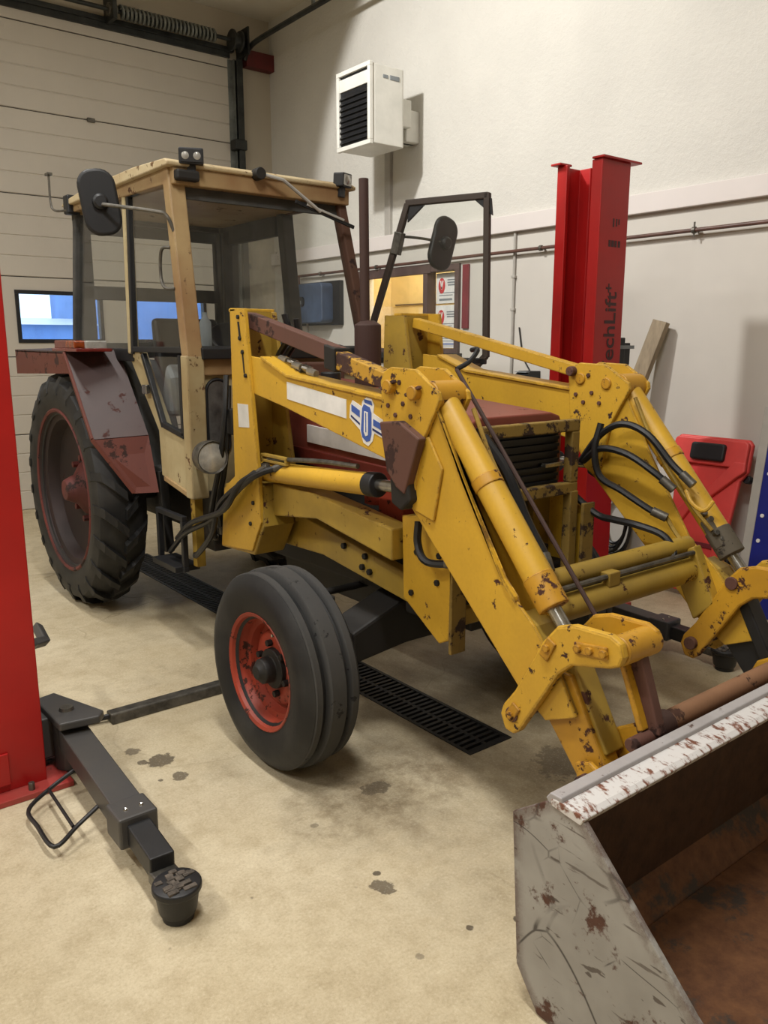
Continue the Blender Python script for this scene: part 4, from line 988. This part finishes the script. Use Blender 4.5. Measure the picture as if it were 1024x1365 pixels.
# ---- fenders
def fender(s, m1, m2):
    X = lambda d: XC - s * d
    quad = lambda name, pts, n, m: quad_pane(name, pts, .012, n, tc, m)
    o_, i_ = X(.81), X(.53)
    f_ = quad('fender_slope', [(o_, 4.82, 1.54), (i_, 4.73, 1.555), (i_, 4.36, 1.095), (o_, 4.45, 1.08)], (0, -.5, .5), m1)
    quad_pane('fender_lower_panel', [(o_, 4.452, 1.08), (i_, 4.362, 1.095), (i_, 4.26, .79), (X(.64), 4.33, .785)], .012, (0, -.8, .2), tc, m2)
    quad_pane('fender_top', [(o_, 4.82, 1.54), (i_, 4.73, 1.555), (i_, 5.80, 1.555), (o_, 5.84, 1.545)], .012, (0, 0, 1), tc, m1)
    quad_pane('fender_skirt', [(o_, 4.86, 1.545), (o_, 5.84, 1.55), (o_, 5.84, 1.40), (o_, 4.75, 1.43)], .01, (s, 0, 0), tc, m2)
    obj('fender_edge', BAR((o_, 4.82, 1.545), (o_, 4.45, 1.085), .014, .022), m2, f_, .002)
    obj('fender_edge', BAR((o_, 4.45, 1.085), (X(.64), 4.33, .79), .014, .022), m2, f_, .002)
fender(1, 'fender', 'fender_low'); fender(-1, 'fender', 'fender_low')
tl = obj('tail_lamp', B(1.49, 1.56, 4.72, 5.02, 1.565, 1.615), 'red_lens', tc, .008)
obj('amber_lens', B(1.485, 1.55, 4.64, 4.80, 1.57, 1.612), 'amber', tl, .008)
obj('clear_lens', B(1.54, 1.66, 4.62, 4.72, 1.565, 1.612), 'lens', tl, .008)
obj('lamp_base', B(1.48, 1.68, 4.60, 5.04, 1.552, 1.570), 'red_lens', tl, .004)

# ================================================================== FRONT LOADER
LC = 2.32
ld = thing('front_loader', (LC, 2.2, 0), 'chipped yellow twin-arm front loader mounted on the tractor', 'front loader')
def side(s):
    """s=-1 left arm (towards the lift post with the foot guard), s=+1 right arm"""
    X = lambda d: LC + s * d
    def pz(name, pts, d0, d1, m, bev=.004, parent=None, **k):
        a, b = sorted((X(d0), X(d1))); return obj(name, PR(pts, 'X', a, b), m, parent or ld, bev, **k)
    L = s < 0
    # mast
    mast = pz('mast', [(3.33, 1.75), (3.20, 1.745), (3.12, 1.03), (3.11, .82), (3.20, .67), (3.50, .64), (3.45, .93), (3.34, 1.0)], .55, .57, 'yellow')
    pz('mast_inner_plate', [(3.42, 1.74), (3.26, 1.735), (3.12, 1.03), (3.11, .80), (3.45, .80), (3.45, .95)], .37, .39, 'yellow_dirty', parent=mast)
    pz('mast_back_plate', [(3.32, 1.74), (3.28, 1.74), (3.30, 1.0), (3.335, 1.0)], .385, .555, 'yellow_dirty', parent=mast)
    pz('mast_top_plate', [(3.34, 1.733), (3.28, 1.733), (3.28, 1.748), (3.34, 1.748)], .37, .57, 'yellow', parent=mast)
    pz('mast_foot', [(3.13, .98), (3.10, .80), (3.20, .65), (3.52, .63), (3.46, .95)], .40, .56, 'yellow_dirty', .008, parent=mast)
    for y, z in ((3.25, 1.71), (3.24, 1.62), (3.22, 1.56), (3.20, 1.46), (3.17, .90), (3.2, .80)):
        obj('mast_bolt', T([(X(.568), y, z), (X(.578), y, z)], .010, 6), 'grease', mast, .001)
    pz('slot', [(3.26, 1.69), (3.245, 1.69), (3.232, 1.61), (3.247, 1.61)], .569, .572, 'grease', 0, parent=mast)
    pz('slot', [(3.23, 1.57), (3.22, 1.57), (3.208, 1.47), (3.218, 1.47)], .569, .572, 'grease', 0, parent=mast)
    if L: pz('paper_label', [(3.285, 1.335), (3.19, 1.335), (3.185, 1.235), (3.28, 1.23)], .569, .5715, 'sticker', 0, parent=mast)
    # boom, rear segment and front segment, one bent arm
    outline = [(3.20, 1.545), (3.08, 1.535), (2.88, 1.465), (2.22, 1.405), (2.10, 1.455), (1.985, 1.43), (1.84, 1.175), (1.645, .875), (1.60, .835), (1.53, .78), (1.42, .65), (1.36, .55), (1.47, .50), (1.57, .56), (2.12, 1.07), (2.22, 1.195), (2.91, 1.34), (3.20, 1.39)]
    core = [(3.19, 1.54), (3.08, 1.53), (2.88, 1.46), (2.22, 1.40), (2.14, 1.38), (1.93, 1.12), (1.74, .82), (1.66, .74), (1.60, .80), (1.53, .775), (1.42, .645), (1.365, .555), (1.47, .505), (1.57, .565), (2.11, 1.07), (2.215, 1.20), (2.91, 1.345), (3.19, 1.395)]
    arm = pz('loader_arm', core, .455, .545, 'yellow_dirty', .004, label='bent yellow loader arm with chipped paint')
    pz('arm_plate', outline if L else core, .543, .555, 'yellow', .003, parent=arm)
    pz('arm_plate', outline, .445, .457, 'yellow', .003, parent=arm)
    pz('arm_flange', [(2.23, 1.403), (2.88, 1.463), (3.08, 1.533), (3.08, 1.545), (2.88, 1.475), (2.23, 1.415)], .435, .565, 'yellow', .002, parent=arm)
    if L: pz('arm_lip', [(1.985, 1.43), (1.84, 1.175), (1.645, .875), (1.60, .835), (1.605, .85), (1.655, .897), (1.853, 1.187), (1.995, 1.435)], .543, .563, 'yellow', .002, parent=arm)
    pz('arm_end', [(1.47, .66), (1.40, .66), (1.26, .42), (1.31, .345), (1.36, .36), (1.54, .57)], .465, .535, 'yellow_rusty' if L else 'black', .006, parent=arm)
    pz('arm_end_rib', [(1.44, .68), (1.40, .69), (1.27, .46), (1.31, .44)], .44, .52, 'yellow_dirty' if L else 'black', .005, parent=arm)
    obj('end_pin', T([(X(.40), 1.30, .385), (X(.60), 1.30, .385)], .022, 16), 'brown', arm, .003, True)
    # knee plates
    kn = [(2.245, 1.47), (2.225, 1.505), (2.19, 1.52), (2.06, 1.515), (1.945, 1.445), (1.94, 1.42), (2.02, 1.28), (2.06, 1.10), (2.09, 1.06), (2.14, 1.09), (2.23, 1.30)]
    k1 = pz('knee_plate', kn, .555, .572, 'yellow_chipped', parent=arm)
    pz('knee_plate', kn, .428, .445, 'yellow_chipped', parent=arm)
    pz('fishplate', [(2.10, 1.27), (2.0, 1.30), (1.93, 1.20), (1.97, 1.02), (2.075, 1.045)], .555, .566, 'yellow', .004, parent=arm)
    pz('gusset', [(2.21, 1.335), (2.11, 1.345), (2.00, 1.295), (2.075, 1.10), (2.12, 1.12), (2.17, 1.17)], .57, .605, 'brown' if L else 'yellow_dirty', .006, parent=arm)
    pz('cylinder_lug', [(2.16, 1.15), (2.07, 1.18), (2.05, 1.08), (2.10, 1.04), (2.15, 1.06)], .46, .60, 'grease', .008, parent=arm)
    for y, z in ((2.18, 1.455), (2.05, 1.44)):
        obj('pivot_pin', T([(X(.42), y, z), (X(.60), y, z)], .024, 16), 'yellow_rusty', arm, .004, True)
        obj('pin_lock', BAR((X(.585), y - .03, z + .02), (X(.585), y + .04, z - .01), .012, .018, up=(1, 0, 0)), 'brown', arm, .003)
    for y, z in ((2.20, 1.39), (2.16, 1.36), (2.12, 1.40), (2.14, 1.47), (2.08, 1.36)):
        obj('plate_bolt', T([(X(.421 if not L else .57), y, z), (X(.429 if not L else .577), y, z)], .009, 6), 'brown', arm, .001)
    # levelling link above the boom
    if L:
        obj('levelling_link', BAR((X(.50), 3.27, 1.70), (X(.50), 2.58, 1.55), .05, .065, up=(0, 0, 1)), 'brown', ld, .004, label='rust brown levelling link above the arm')
        pz('link_fork', [(2.60, 1.575), (2.27, 1.495), (2.20, 1.455), (2.24, 1.43), (2.62, 1.51)], .47, .53, 'link_flaking', .004)
        pz('link_joint', [(2.64, 1.595), (2.57, 1.58), (2.57, 1.49), (2.64, 1.505)], .46, .54, 'grease', .005)
    else:
        obj('levelling_link', BAR((X(.46), 3.27, 1.70), (X(.46), 2.22, 1.485), .05, .05, up=(0, 0, 1)), 'yellow', ld, .004, label='slim yellow levelling link above the arm')
        obj('link_pin', T([(X(.40), 2.22, 1.485), (X(.52), 2.22, 1.485)], .02, 12), 'brown', ld, .003, True)
    # lift cylinder
    lc = obj('lift_cylinder', T([(X(.505), 3.19, 1.035), (X(.505), 2.36, 1.085)], .044, 22), 'yellow', ld, .004, True)
    obj('gland', T([(X(.505), 2.40, 1.083), (X(.505), 2.34, 1.087)], .047, 22), 'plastic', lc, .004, True)
    obj('piston_rod', T([(X(.505), 2.35, 1.087), (X(.505), 2.10, 1.10)], .022, 16), 'steel', lc, 0, True)
    obj('feed_pipe', HOSE([(X(.53), 3.10, 1.10), (X(.53), 2.95, 1.115), (X(.52), 2.7, 1.135), (X(.52), 2.45, 1.145)], .010), 'dull_steel', lc, 0, True)
    obj('pipe_bracket', frame(newbm(), 'X', *sorted((X(.52), X(.545))), 2.93, 3.14, 1.09, 1.125, .012), 'yellow_dirty', lc, .002)
    # subframe
    pz('subframe_brace', [(3.12, .99), (2.79, .99), (2.27, .93), (2.27, .81), (2.77, .885), (3.12, .84)], .40, .50, 'yellow_dirty', .006)
    pz('subframe_rail', [(3.50, .78), (3.10, .83), (2.25, .71), (2.25, .60), (2.92, .68), (3.50, .66)], .32, .37, 'yellow_dirty', .004)
    for y, z in ((2.75, .755), (2.6, .74), (2.57, .68), (2.62, .69)): obj('rail_bolt', T([(X(.368), y, z), (X(.385), y, z)], .014, 6), 'grease', ld, .002)
    e = 0 if L else .15
    fp = pz('front_support_plate', [(2.26, .98), (2.12, 1.0), (1.985, .92), (2.0, .57), (2.05, .545), (2.25, .67)], .44 - e, .46 - e, 'yellow', .004)
    pz('support_flange', [(2.0, .98), (1.985, .98), (1.985, .52), (2.0, .52)], .39 - e, .46 - e, 'guard', .003, parent=fp)
    pz('support_box', [(2.26, .98), (2.20, .98), (2.20, .66), (2.26, .69)], .34 - e, .45 - e, 'yellow_dirty', .003, parent=fp)
    pz('axle_bracket', [(2.36, .72), (2.10, .72), (2.10, .56), (2.36, .56)], .16, .36, 'grease', .01, parent=fp)
    for y, z in ((2.17, .86), (2.05, .87), (2.06, .77), (2.2, .70)): obj('support_bolt', T([(X(.458 - e), y, z), (X(.470 - e), y, z)], .012, 6), 'grease', fp, .001)
    # tilt cylinder
    tcyl = obj('tilt_cylinder', T([(X(.50), 1.99, 1.405), (X(.50), 1.505, .838)], .046, 22), 'yellow', ld, .004, True)
    obj('cylinder_eye', T([(X(.435), 2.0, 1.43), (X(.565), 2.0, 1.43)], .05, 20), 'yellow_rusty', tcyl, .004, True)
    obj('gland', T([(X(.50), 1.57, .914), (X(.50), 1.50, .832)], .049, 22), 'yellow_rusty' if L else 'valve', tcyl, .003, True)
    obj('clamp_band', T([(X(.50), 1.80, 1.183), (X(.50), 1.775, 1.154)], .0495, 22), 'yellow_rusty', tcyl, .003, True)
    obj('piston_rod', T([(X(.50), 1.51, .84), (X(.50), 1.43, .75)], .022, 16), 'steel', tcyl, 0, True)
    obj('feed_pipe', HOSE([(X(.44), 1.92, 1.39), (X(.44), 1.82, 1.215), (X(.44), 1.66, 1.02), (X(.45), 1.56, .92)], .008), 'yellow_dirty', tcyl, 0, True)
    # bell-crank lever at the arm tip, a plate each side
    lev = [(1.625, .475), (1.615, .51), (1.57, .57), (1.47, .755), (1.42, .815), (1.36, .835), (1.24, .84), (1.205, .825), (1.195, .79), (1.205, .76), (1.24, .745), (1.36, .715), (1.405, .675), (1.545, .445), (1.57, .425), (1.605, .43)]
    lv = pz('bell_crank', lev, .555, .585, 'yellow_chipped', .008)
    pz('bell_crank_inner', lev, .40, .425, 'yellow_rusty', .008, parent=lv)
    for a, b in (((1.585, .475), (1.555, .525)), ((1.46, .71), (1.43, .77)), ((1.35, .775), (1.24, .79))):
        obj('pin_plate', BAR((X(.588), *a), (X(.588), *b), .035, .010, up=(s, 0, 0)), 'yellow_rusty', lv, .004)
    for y, z in ((1.575, .49), (1.445, .745), (1.335, .778), (1.295, .783), (1.25, .788)):
        obj('bolt', T([(X(.585), y, z), (X(.603), y, z)], .012, 8), 'yellow_rusty', lv, .002)
    obj('crank_pin', T([(X(.38), 1.575, .49), (X(.59), 1.575, .49)], .024, 14), 'brown', lv, .002, True)
    obj('rod_pin', T([(X(.392), 1.44, .755), (X(.58), 1.44, .755)], .024, 14), 'brown', lv, .002, True)
    obj('link_roller', T([(X(.40), 1.235, .79), (X(.555), 1.235, .79)], .042, 20), 'yellow_rusty', lv, .005, True)
    obj('tilt_link', BAR((X(.47), 1.24, .79), (X(.47), 1.155, .555), .05, .035, up=(s, 0, 0)), 'brown', lv, .005, label='rusty link from bell crank to bucket')
    obj('link_edge', BAR((X(.50), 1.255, .76), (X(.50), 1.175, .57), .018, .03, up=(s, 0, 0)), 'yellow_rusty', lv, .003)
    return arm
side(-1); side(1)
# stickers on the left arm
xs_ = LC - .5555
obj('white_sticker', PR([(2.885, 1.445), (2.47, 1.395), (2.47, 1.325), (2.885, 1.375)], 'X', xs_ - .0015, xs_), 'sticker', ld, 0)
logo = [(2.445, 1.375), (2.43, 1.395), (2.375, 1.375), (2.37, 1.395), (2.345, 1.41), (2.315, 1.405), (2.30, 1.385), (2.305, 1.355), (2.28, 1.345), (2.25, 1.335), (2.245, 1.27), (2.30, 1.285), (2.31, 1.255), (2.335, 1.235), (2.365, 1.245), (2.385, 1.29), (2.45, 1.33)]
lo = obj('emblem_sticker', PR(logo, 'X', xs_ - .0015, xs_), 'sticker', ld, 0)
def lg(pts, m, k=1): obj('emblem_print', PR(pts, 'X', xs_ - .0015 - .001 * k, xs_ - .001 * k), m, lo, 0)
lg([(2.37, 1.37), (2.36, 1.385), (2.325, 1.375), (2.315, 1.355), (2.315, 1.28), (2.325, 1.255), (2.345, 1.25), (2.37, 1.265), (2.378, 1.29)], 'blue_print')
lg([(2.357, 1.36), (2.335, 1.357), (2.335, 1.275), (2.35, 1.27), (2.36, 1.285)], 'sticker', 2)
lg([(2.349, 1.355), (2.344, 1.354), (2.344, 1.285), (2.349, 1.285)], 'blue_print', 3)
lg([(2.36, 1.403), (2.315, 1.397), (2.31, 1.382), (2.355, 1.39)], 'blue_print')
lg([(2.436, 1.38), (2.385, 1.36), (2.385, 1.335), (2.436, 1.355)], 'blue_print')
lg([(2.305, 1.335), (2.255, 1.32), (2.252, 1.297), (2.305, 1.312)], 'blue_print')
lg([(2.44, 1.342), (2.385, 1.315), (2.385, 1.307), (2.44, 1.334)], 'navy_print')
lg([(2.31, 1.303), (2.25, 1.285), (2.25, 1.277), (2.31, 1.295)], 'navy_print')
# cross tubes between the arms
for y, z, r in ((1.655, .85, .034), (1.62, .765, .048)):
    obj('cross_tube', T([(LC - .45, y, z), (LC + .45, y, z)], r, 22), 'yellow_dirty', ld, .003, True)
obj('cross_pipe', T([(LC - .44, 1.60, .835), (LC + .44, 1.60, .835)], .010, 8), 'dull_steel', ld, 0, True)
obj('cross_pipe', T([(LC - .44, 1.63, .815), (LC + .40, 1.63, .815)], .014, 8), 'rubber', ld, 0, True)
obj('cross_gusset', PR([(1.70, .80), (1.60, .86), (1.50, .66), (1.58, .58)], 'X', LC + .40, LC + .45), 'yellow_dirty', ld, .006)
obj('pipe_block', B(LC - .12, LC - .06, 1.585, 1.65, .80, .85), 'yellow_dirty', ld, .004)
# grille guard
gg = obj('grille_guard', frame(newbm(), 'Y', 2.02, 2.06, 2.04, 2.56, 1.02, 1.31, .045), 'guard', ld, .005)
obj('guard_leg', B(2.515, 2.56, 2.015, 2.055, .62, 1.03), 'guard', gg, .004)
obj('guard_leg', B(2.04, 2.085, 2.015, 2.055, .62, 1.03), 'guard', gg, .004)
obj('guard_tie', B(1.9, 2.74, 2.02, 2.06, .60, .66), 'yellow_dirty', gg, .004)
# level indicator rod
obj('indicator_rod', T([(1.98, 2.11, 1.51), (1.93, 1.40, .765)], .0075, 8), 'dark_brown', ld, 0, True)
obj('indicator_crank', HOSE([(1.98, 2.11, 1.51), (2.03, 2.10, 1.535), (2.08, 2.11, 1.575), (2.10, 2.16, 1.575)], .009), 'plastic', ld, 0, True)
# hoses
def hose(pts, r=.014, m='rubber', name='hydraulic_hose', fit=True):
    h = obj(name, HOSE(pts, r), m, ld, 0, True)
    if fit:
        a, b = Vector(pts[-1]), Vector(pts[-2]); d = (b - a).normalized()
        obj('hose_fitting', T([a - d * .01, a + d * .05], r * 1.25, 10), 'dull_steel', h, .001, True)
    return h
hose([(2.72, 2.138, 1.119), (2.70, 2.032, 1.237), (2.70, 1.929, 1.29), (2.71, 1.818, 1.256), (2.73, 1.719, 1.152), (2.74, 1.64, 1.09)])
hose([(2.72, 2.123, 1.121), (2.69, 2.021, 1.185), (2.69, 1.896, 1.177), (2.70, 1.774, 1.118), (2.72, 1.707, 1.065)])
hose([(2.70, 2.03, 1.285), (2.68, 2.039, 1.178), (2.68, 2.006, 1.075), (2.68, 1.896, 1.03), (2.69, 1.773, .974), (2.71, 1.723, .953)])
hose([(2.72, 1.725, .955), (2.715, 1.68, .905), (2.71, 1.64, .868)], .008, 'yellow_dirty', 'hydraulic_pipe', False)
hose([(2.58, 2.08, 1.02), (2.62, 1.97, .935), (2.62, 1.88, .926), (2.62, 1.778, .923), (2.64, 1.678, .898), (2.64, 1.63, .84), (2.60, 1.64, .80)])
hose([(1.94, 1.93, 1.29), (1.95, 1.83, 1.185), (1.95, 1.74, 1.04), (1.95, 1.665, .945), (1.94, 1.635, .90)], .019)
hose([(1.74, 4.092, .492), (1.72, 3.837, .643), (1.71, 3.491, .781), (1.71, 3.219, .964), (1.73, 3.08, 1.043), (1.80, 2.98, 1.085)])
hose([(1.76, 4.04, .57), (1.70, 3.72, .72), (1.69, 3.351, .844), (1.70, 3.197, .988), (1.76, 3.06, 1.07)])
hose([(1.82, 3.95, .50), (1.72, 3.72, .55), (1.70, 3.50, .70), (1.71, 3.42, .86), (1.73, 3.20, 1.0), (1.80, 3.12, 1.08)])
hose([(1.80, 3.48, 1.45), (1.76, 3.44, 1.25), (1.75, 3.48, 1.05), (1.74, 3.54, .88), (1.76, 3.63, .72), (1.85, 3.75, .60)])
hose([(1.83, 3.52, 1.40), (1.79, 3.47, 1.2), (1.78, 3.50, 1.0), (1.78, 3.58, .82), (1.85, 3.7, .66)])
hose([(1.86, 3.05, 1.72), (1.88, 3.05, 1.63), (1.88, 3.14, 1.54), (1.86, 3.08, 1.50), (1.85, 2.90, 1.485)])
hose([(1.90, 3.02, 1.70), (1.91, 3.03, 1.62), (1.90, 3.10, 1.54), (1.88, 3.02, 1.495), (1.87, 2.84, 1.475)])
hose([(1.82, 2.12, .987), (1.81, 2.111, .908), (1.80, 2.05, .858), (1.86, 1.955, .86)])
for k in range(5): obj('hose_coupling', T([(1.84 + .012 * (k % 2), 3.06 - .055 * k, 1.535 - .012 * k), (1.845 + .012 * (k % 2), 3.01 - .055 * k, 1.525 - .012 * k)], .016, 8), 'steel' if k % 2 else 'lens', ld, .002, True)
vb = obj('hose_bracket', B(1.78, 1.92, 3.40, 3.46, 1.18, 1.30), 'grease', ld, .006)
for k in range(4): obj('coupling', T([(1.80 + .035 * k, 3.36, 1.22), (1.80 + .035 * k, 3.42, 1.24)], .014, 10), 'dull_steel', vb, .002, True)
tvb = obj('tilt_valve_block', BAR((2.795, 1.60, .955), (2.795, 1.52, .855), .05, .05), 'valve', ld, .012)
for k in range(6): obj('valve_port', T([(2.785 + .012 * (k % 3), 1.615 - .018 * k, .965 - .022 * k), (2.765 + .015 * (k % 3), 1.59 - .018 * k, .985 - .022 * k)], .011, 8), 'dull_steel', tvb, .002, True)
obj('pipe_hoop', HOSE([(2.74, 1.66, 1.06), (2.72, 1.62, 1.02), (2.72, 1.57, 1.0), (2.76, 1.56, 1.03)], .008), 'yellow', ld, 0, True)

# ================================================================== BUCKET
BL, BR = LC - .985, LC + .985
bk = thing('loader_bucket', (LC, .9, 0), 'scratched grey loader bucket with rusty inside lying open on the floor', 'bucket')
prof = [(1.08, .588), (1.20, .50), (1.17, .10), (1.10, .005), (.36, .005)]
sidep = [(.995, .575), (1.08, .588), (1.20, .50), (1.17, .10), (1.10, .004), (.36, .004), (.42, .07), (.70, .285)]
obj('side_plate', PR(sidep, 'X', BL, BL + .016), 'bucket_side', bk, .003, label='grey side plate with scratches and rust')
obj('side_plate', PR(sidep, 'X', BR - .016, BR), 'bucket_back', bk, .003)
def sheet(name, a, b, th, m, x0=BL + .014, x1=BR - .014):
    a, b = Vector((0, *a)), Vector((0, *b)); n = Vector((1, 0, 0)).cross(b - a).normalized() * th
    pts = [(a.y, a.z), (b.y, b.z), (b.y + n.y, b.z + n.z), (a.y + n.y, a.z + n.z)]
    return obj(name, PR(pts, 'X', x0, x1), m, bk, .002)
sheet('back_sheet', (1.165, .44), (1.17, .095), .014, 'bucket_back')
sheet('back_sheet', (1.085, .58), (1.165, .43), .012, 'bucket_back')
sheet('back_sheet', (1.17, .105), (1.095, .004), .014, 'bucket_floor')
obj('floor_sheet', PR([(1.10, .002), (1.10, .02), (.40, .02), (.34, .002)], 'X', BL + .014, BR - .014), 'bucket_floor', bk, .002)
obj('cutting_edge', PR([(.42, .0), (.42, .032), (.36, .032), (.28, .0)], 'X', BL - .01, BR + .01), 'dull_steel', bk, .003)
obj('top_rim', PR([(1.085, .572), (1.0, .562), (.990, .580), (1.005, .588), (1.07, .593), (1.085, .590)], 'X', BL - .002, BR + .002), 'bucket_rim', bk, .003, label='chipped white top rim of the bucket')
obj('rim_bar', PR([(1.052, .590), (1.056, .602), (1.088, .602), (1.10, .585), (1.09, .575)], 'X', BL - .001, BR + .001), 'rim_grey', bk, .003)
obj('rim_tube', T([(1.88, 1.175, .56), (3.05, 1.175, .56)], .030, 16), 'tan_rust', bk, .003, True)
obj('tube_collar', T([(1.84, 1.175, .56), (1.93, 1.175, .56)], .038, 18), 'dark_brown', bk, .004, True)
for s in (-1, 1):
    x = LC + s * .47
    xi = x - s * .047
    obj('hinge_bracket', PR([(1.345, .455), (1.33, .49), (1.20, .570), (1.165, .575), (1.14, .555), (1.185, .44), (1.195, .33), (1.33, .385)], 'X', xi - .012, xi + .012), 'yellow_rusty', bk, .006)
    obj('hinge_lug', PR([(1.35, .42), (1.30, .44), (1.20, .40), (1.185, .20), (1.33, .34)], 'X', x + s * .075, x + s * .095), 'yellow_rusty', bk, .006)
    obj('link_pin', T([(x - .10, 1.165, .55), (x + .10, 1.165, .55)], .02, 12), 'brown', bk, .002, True)
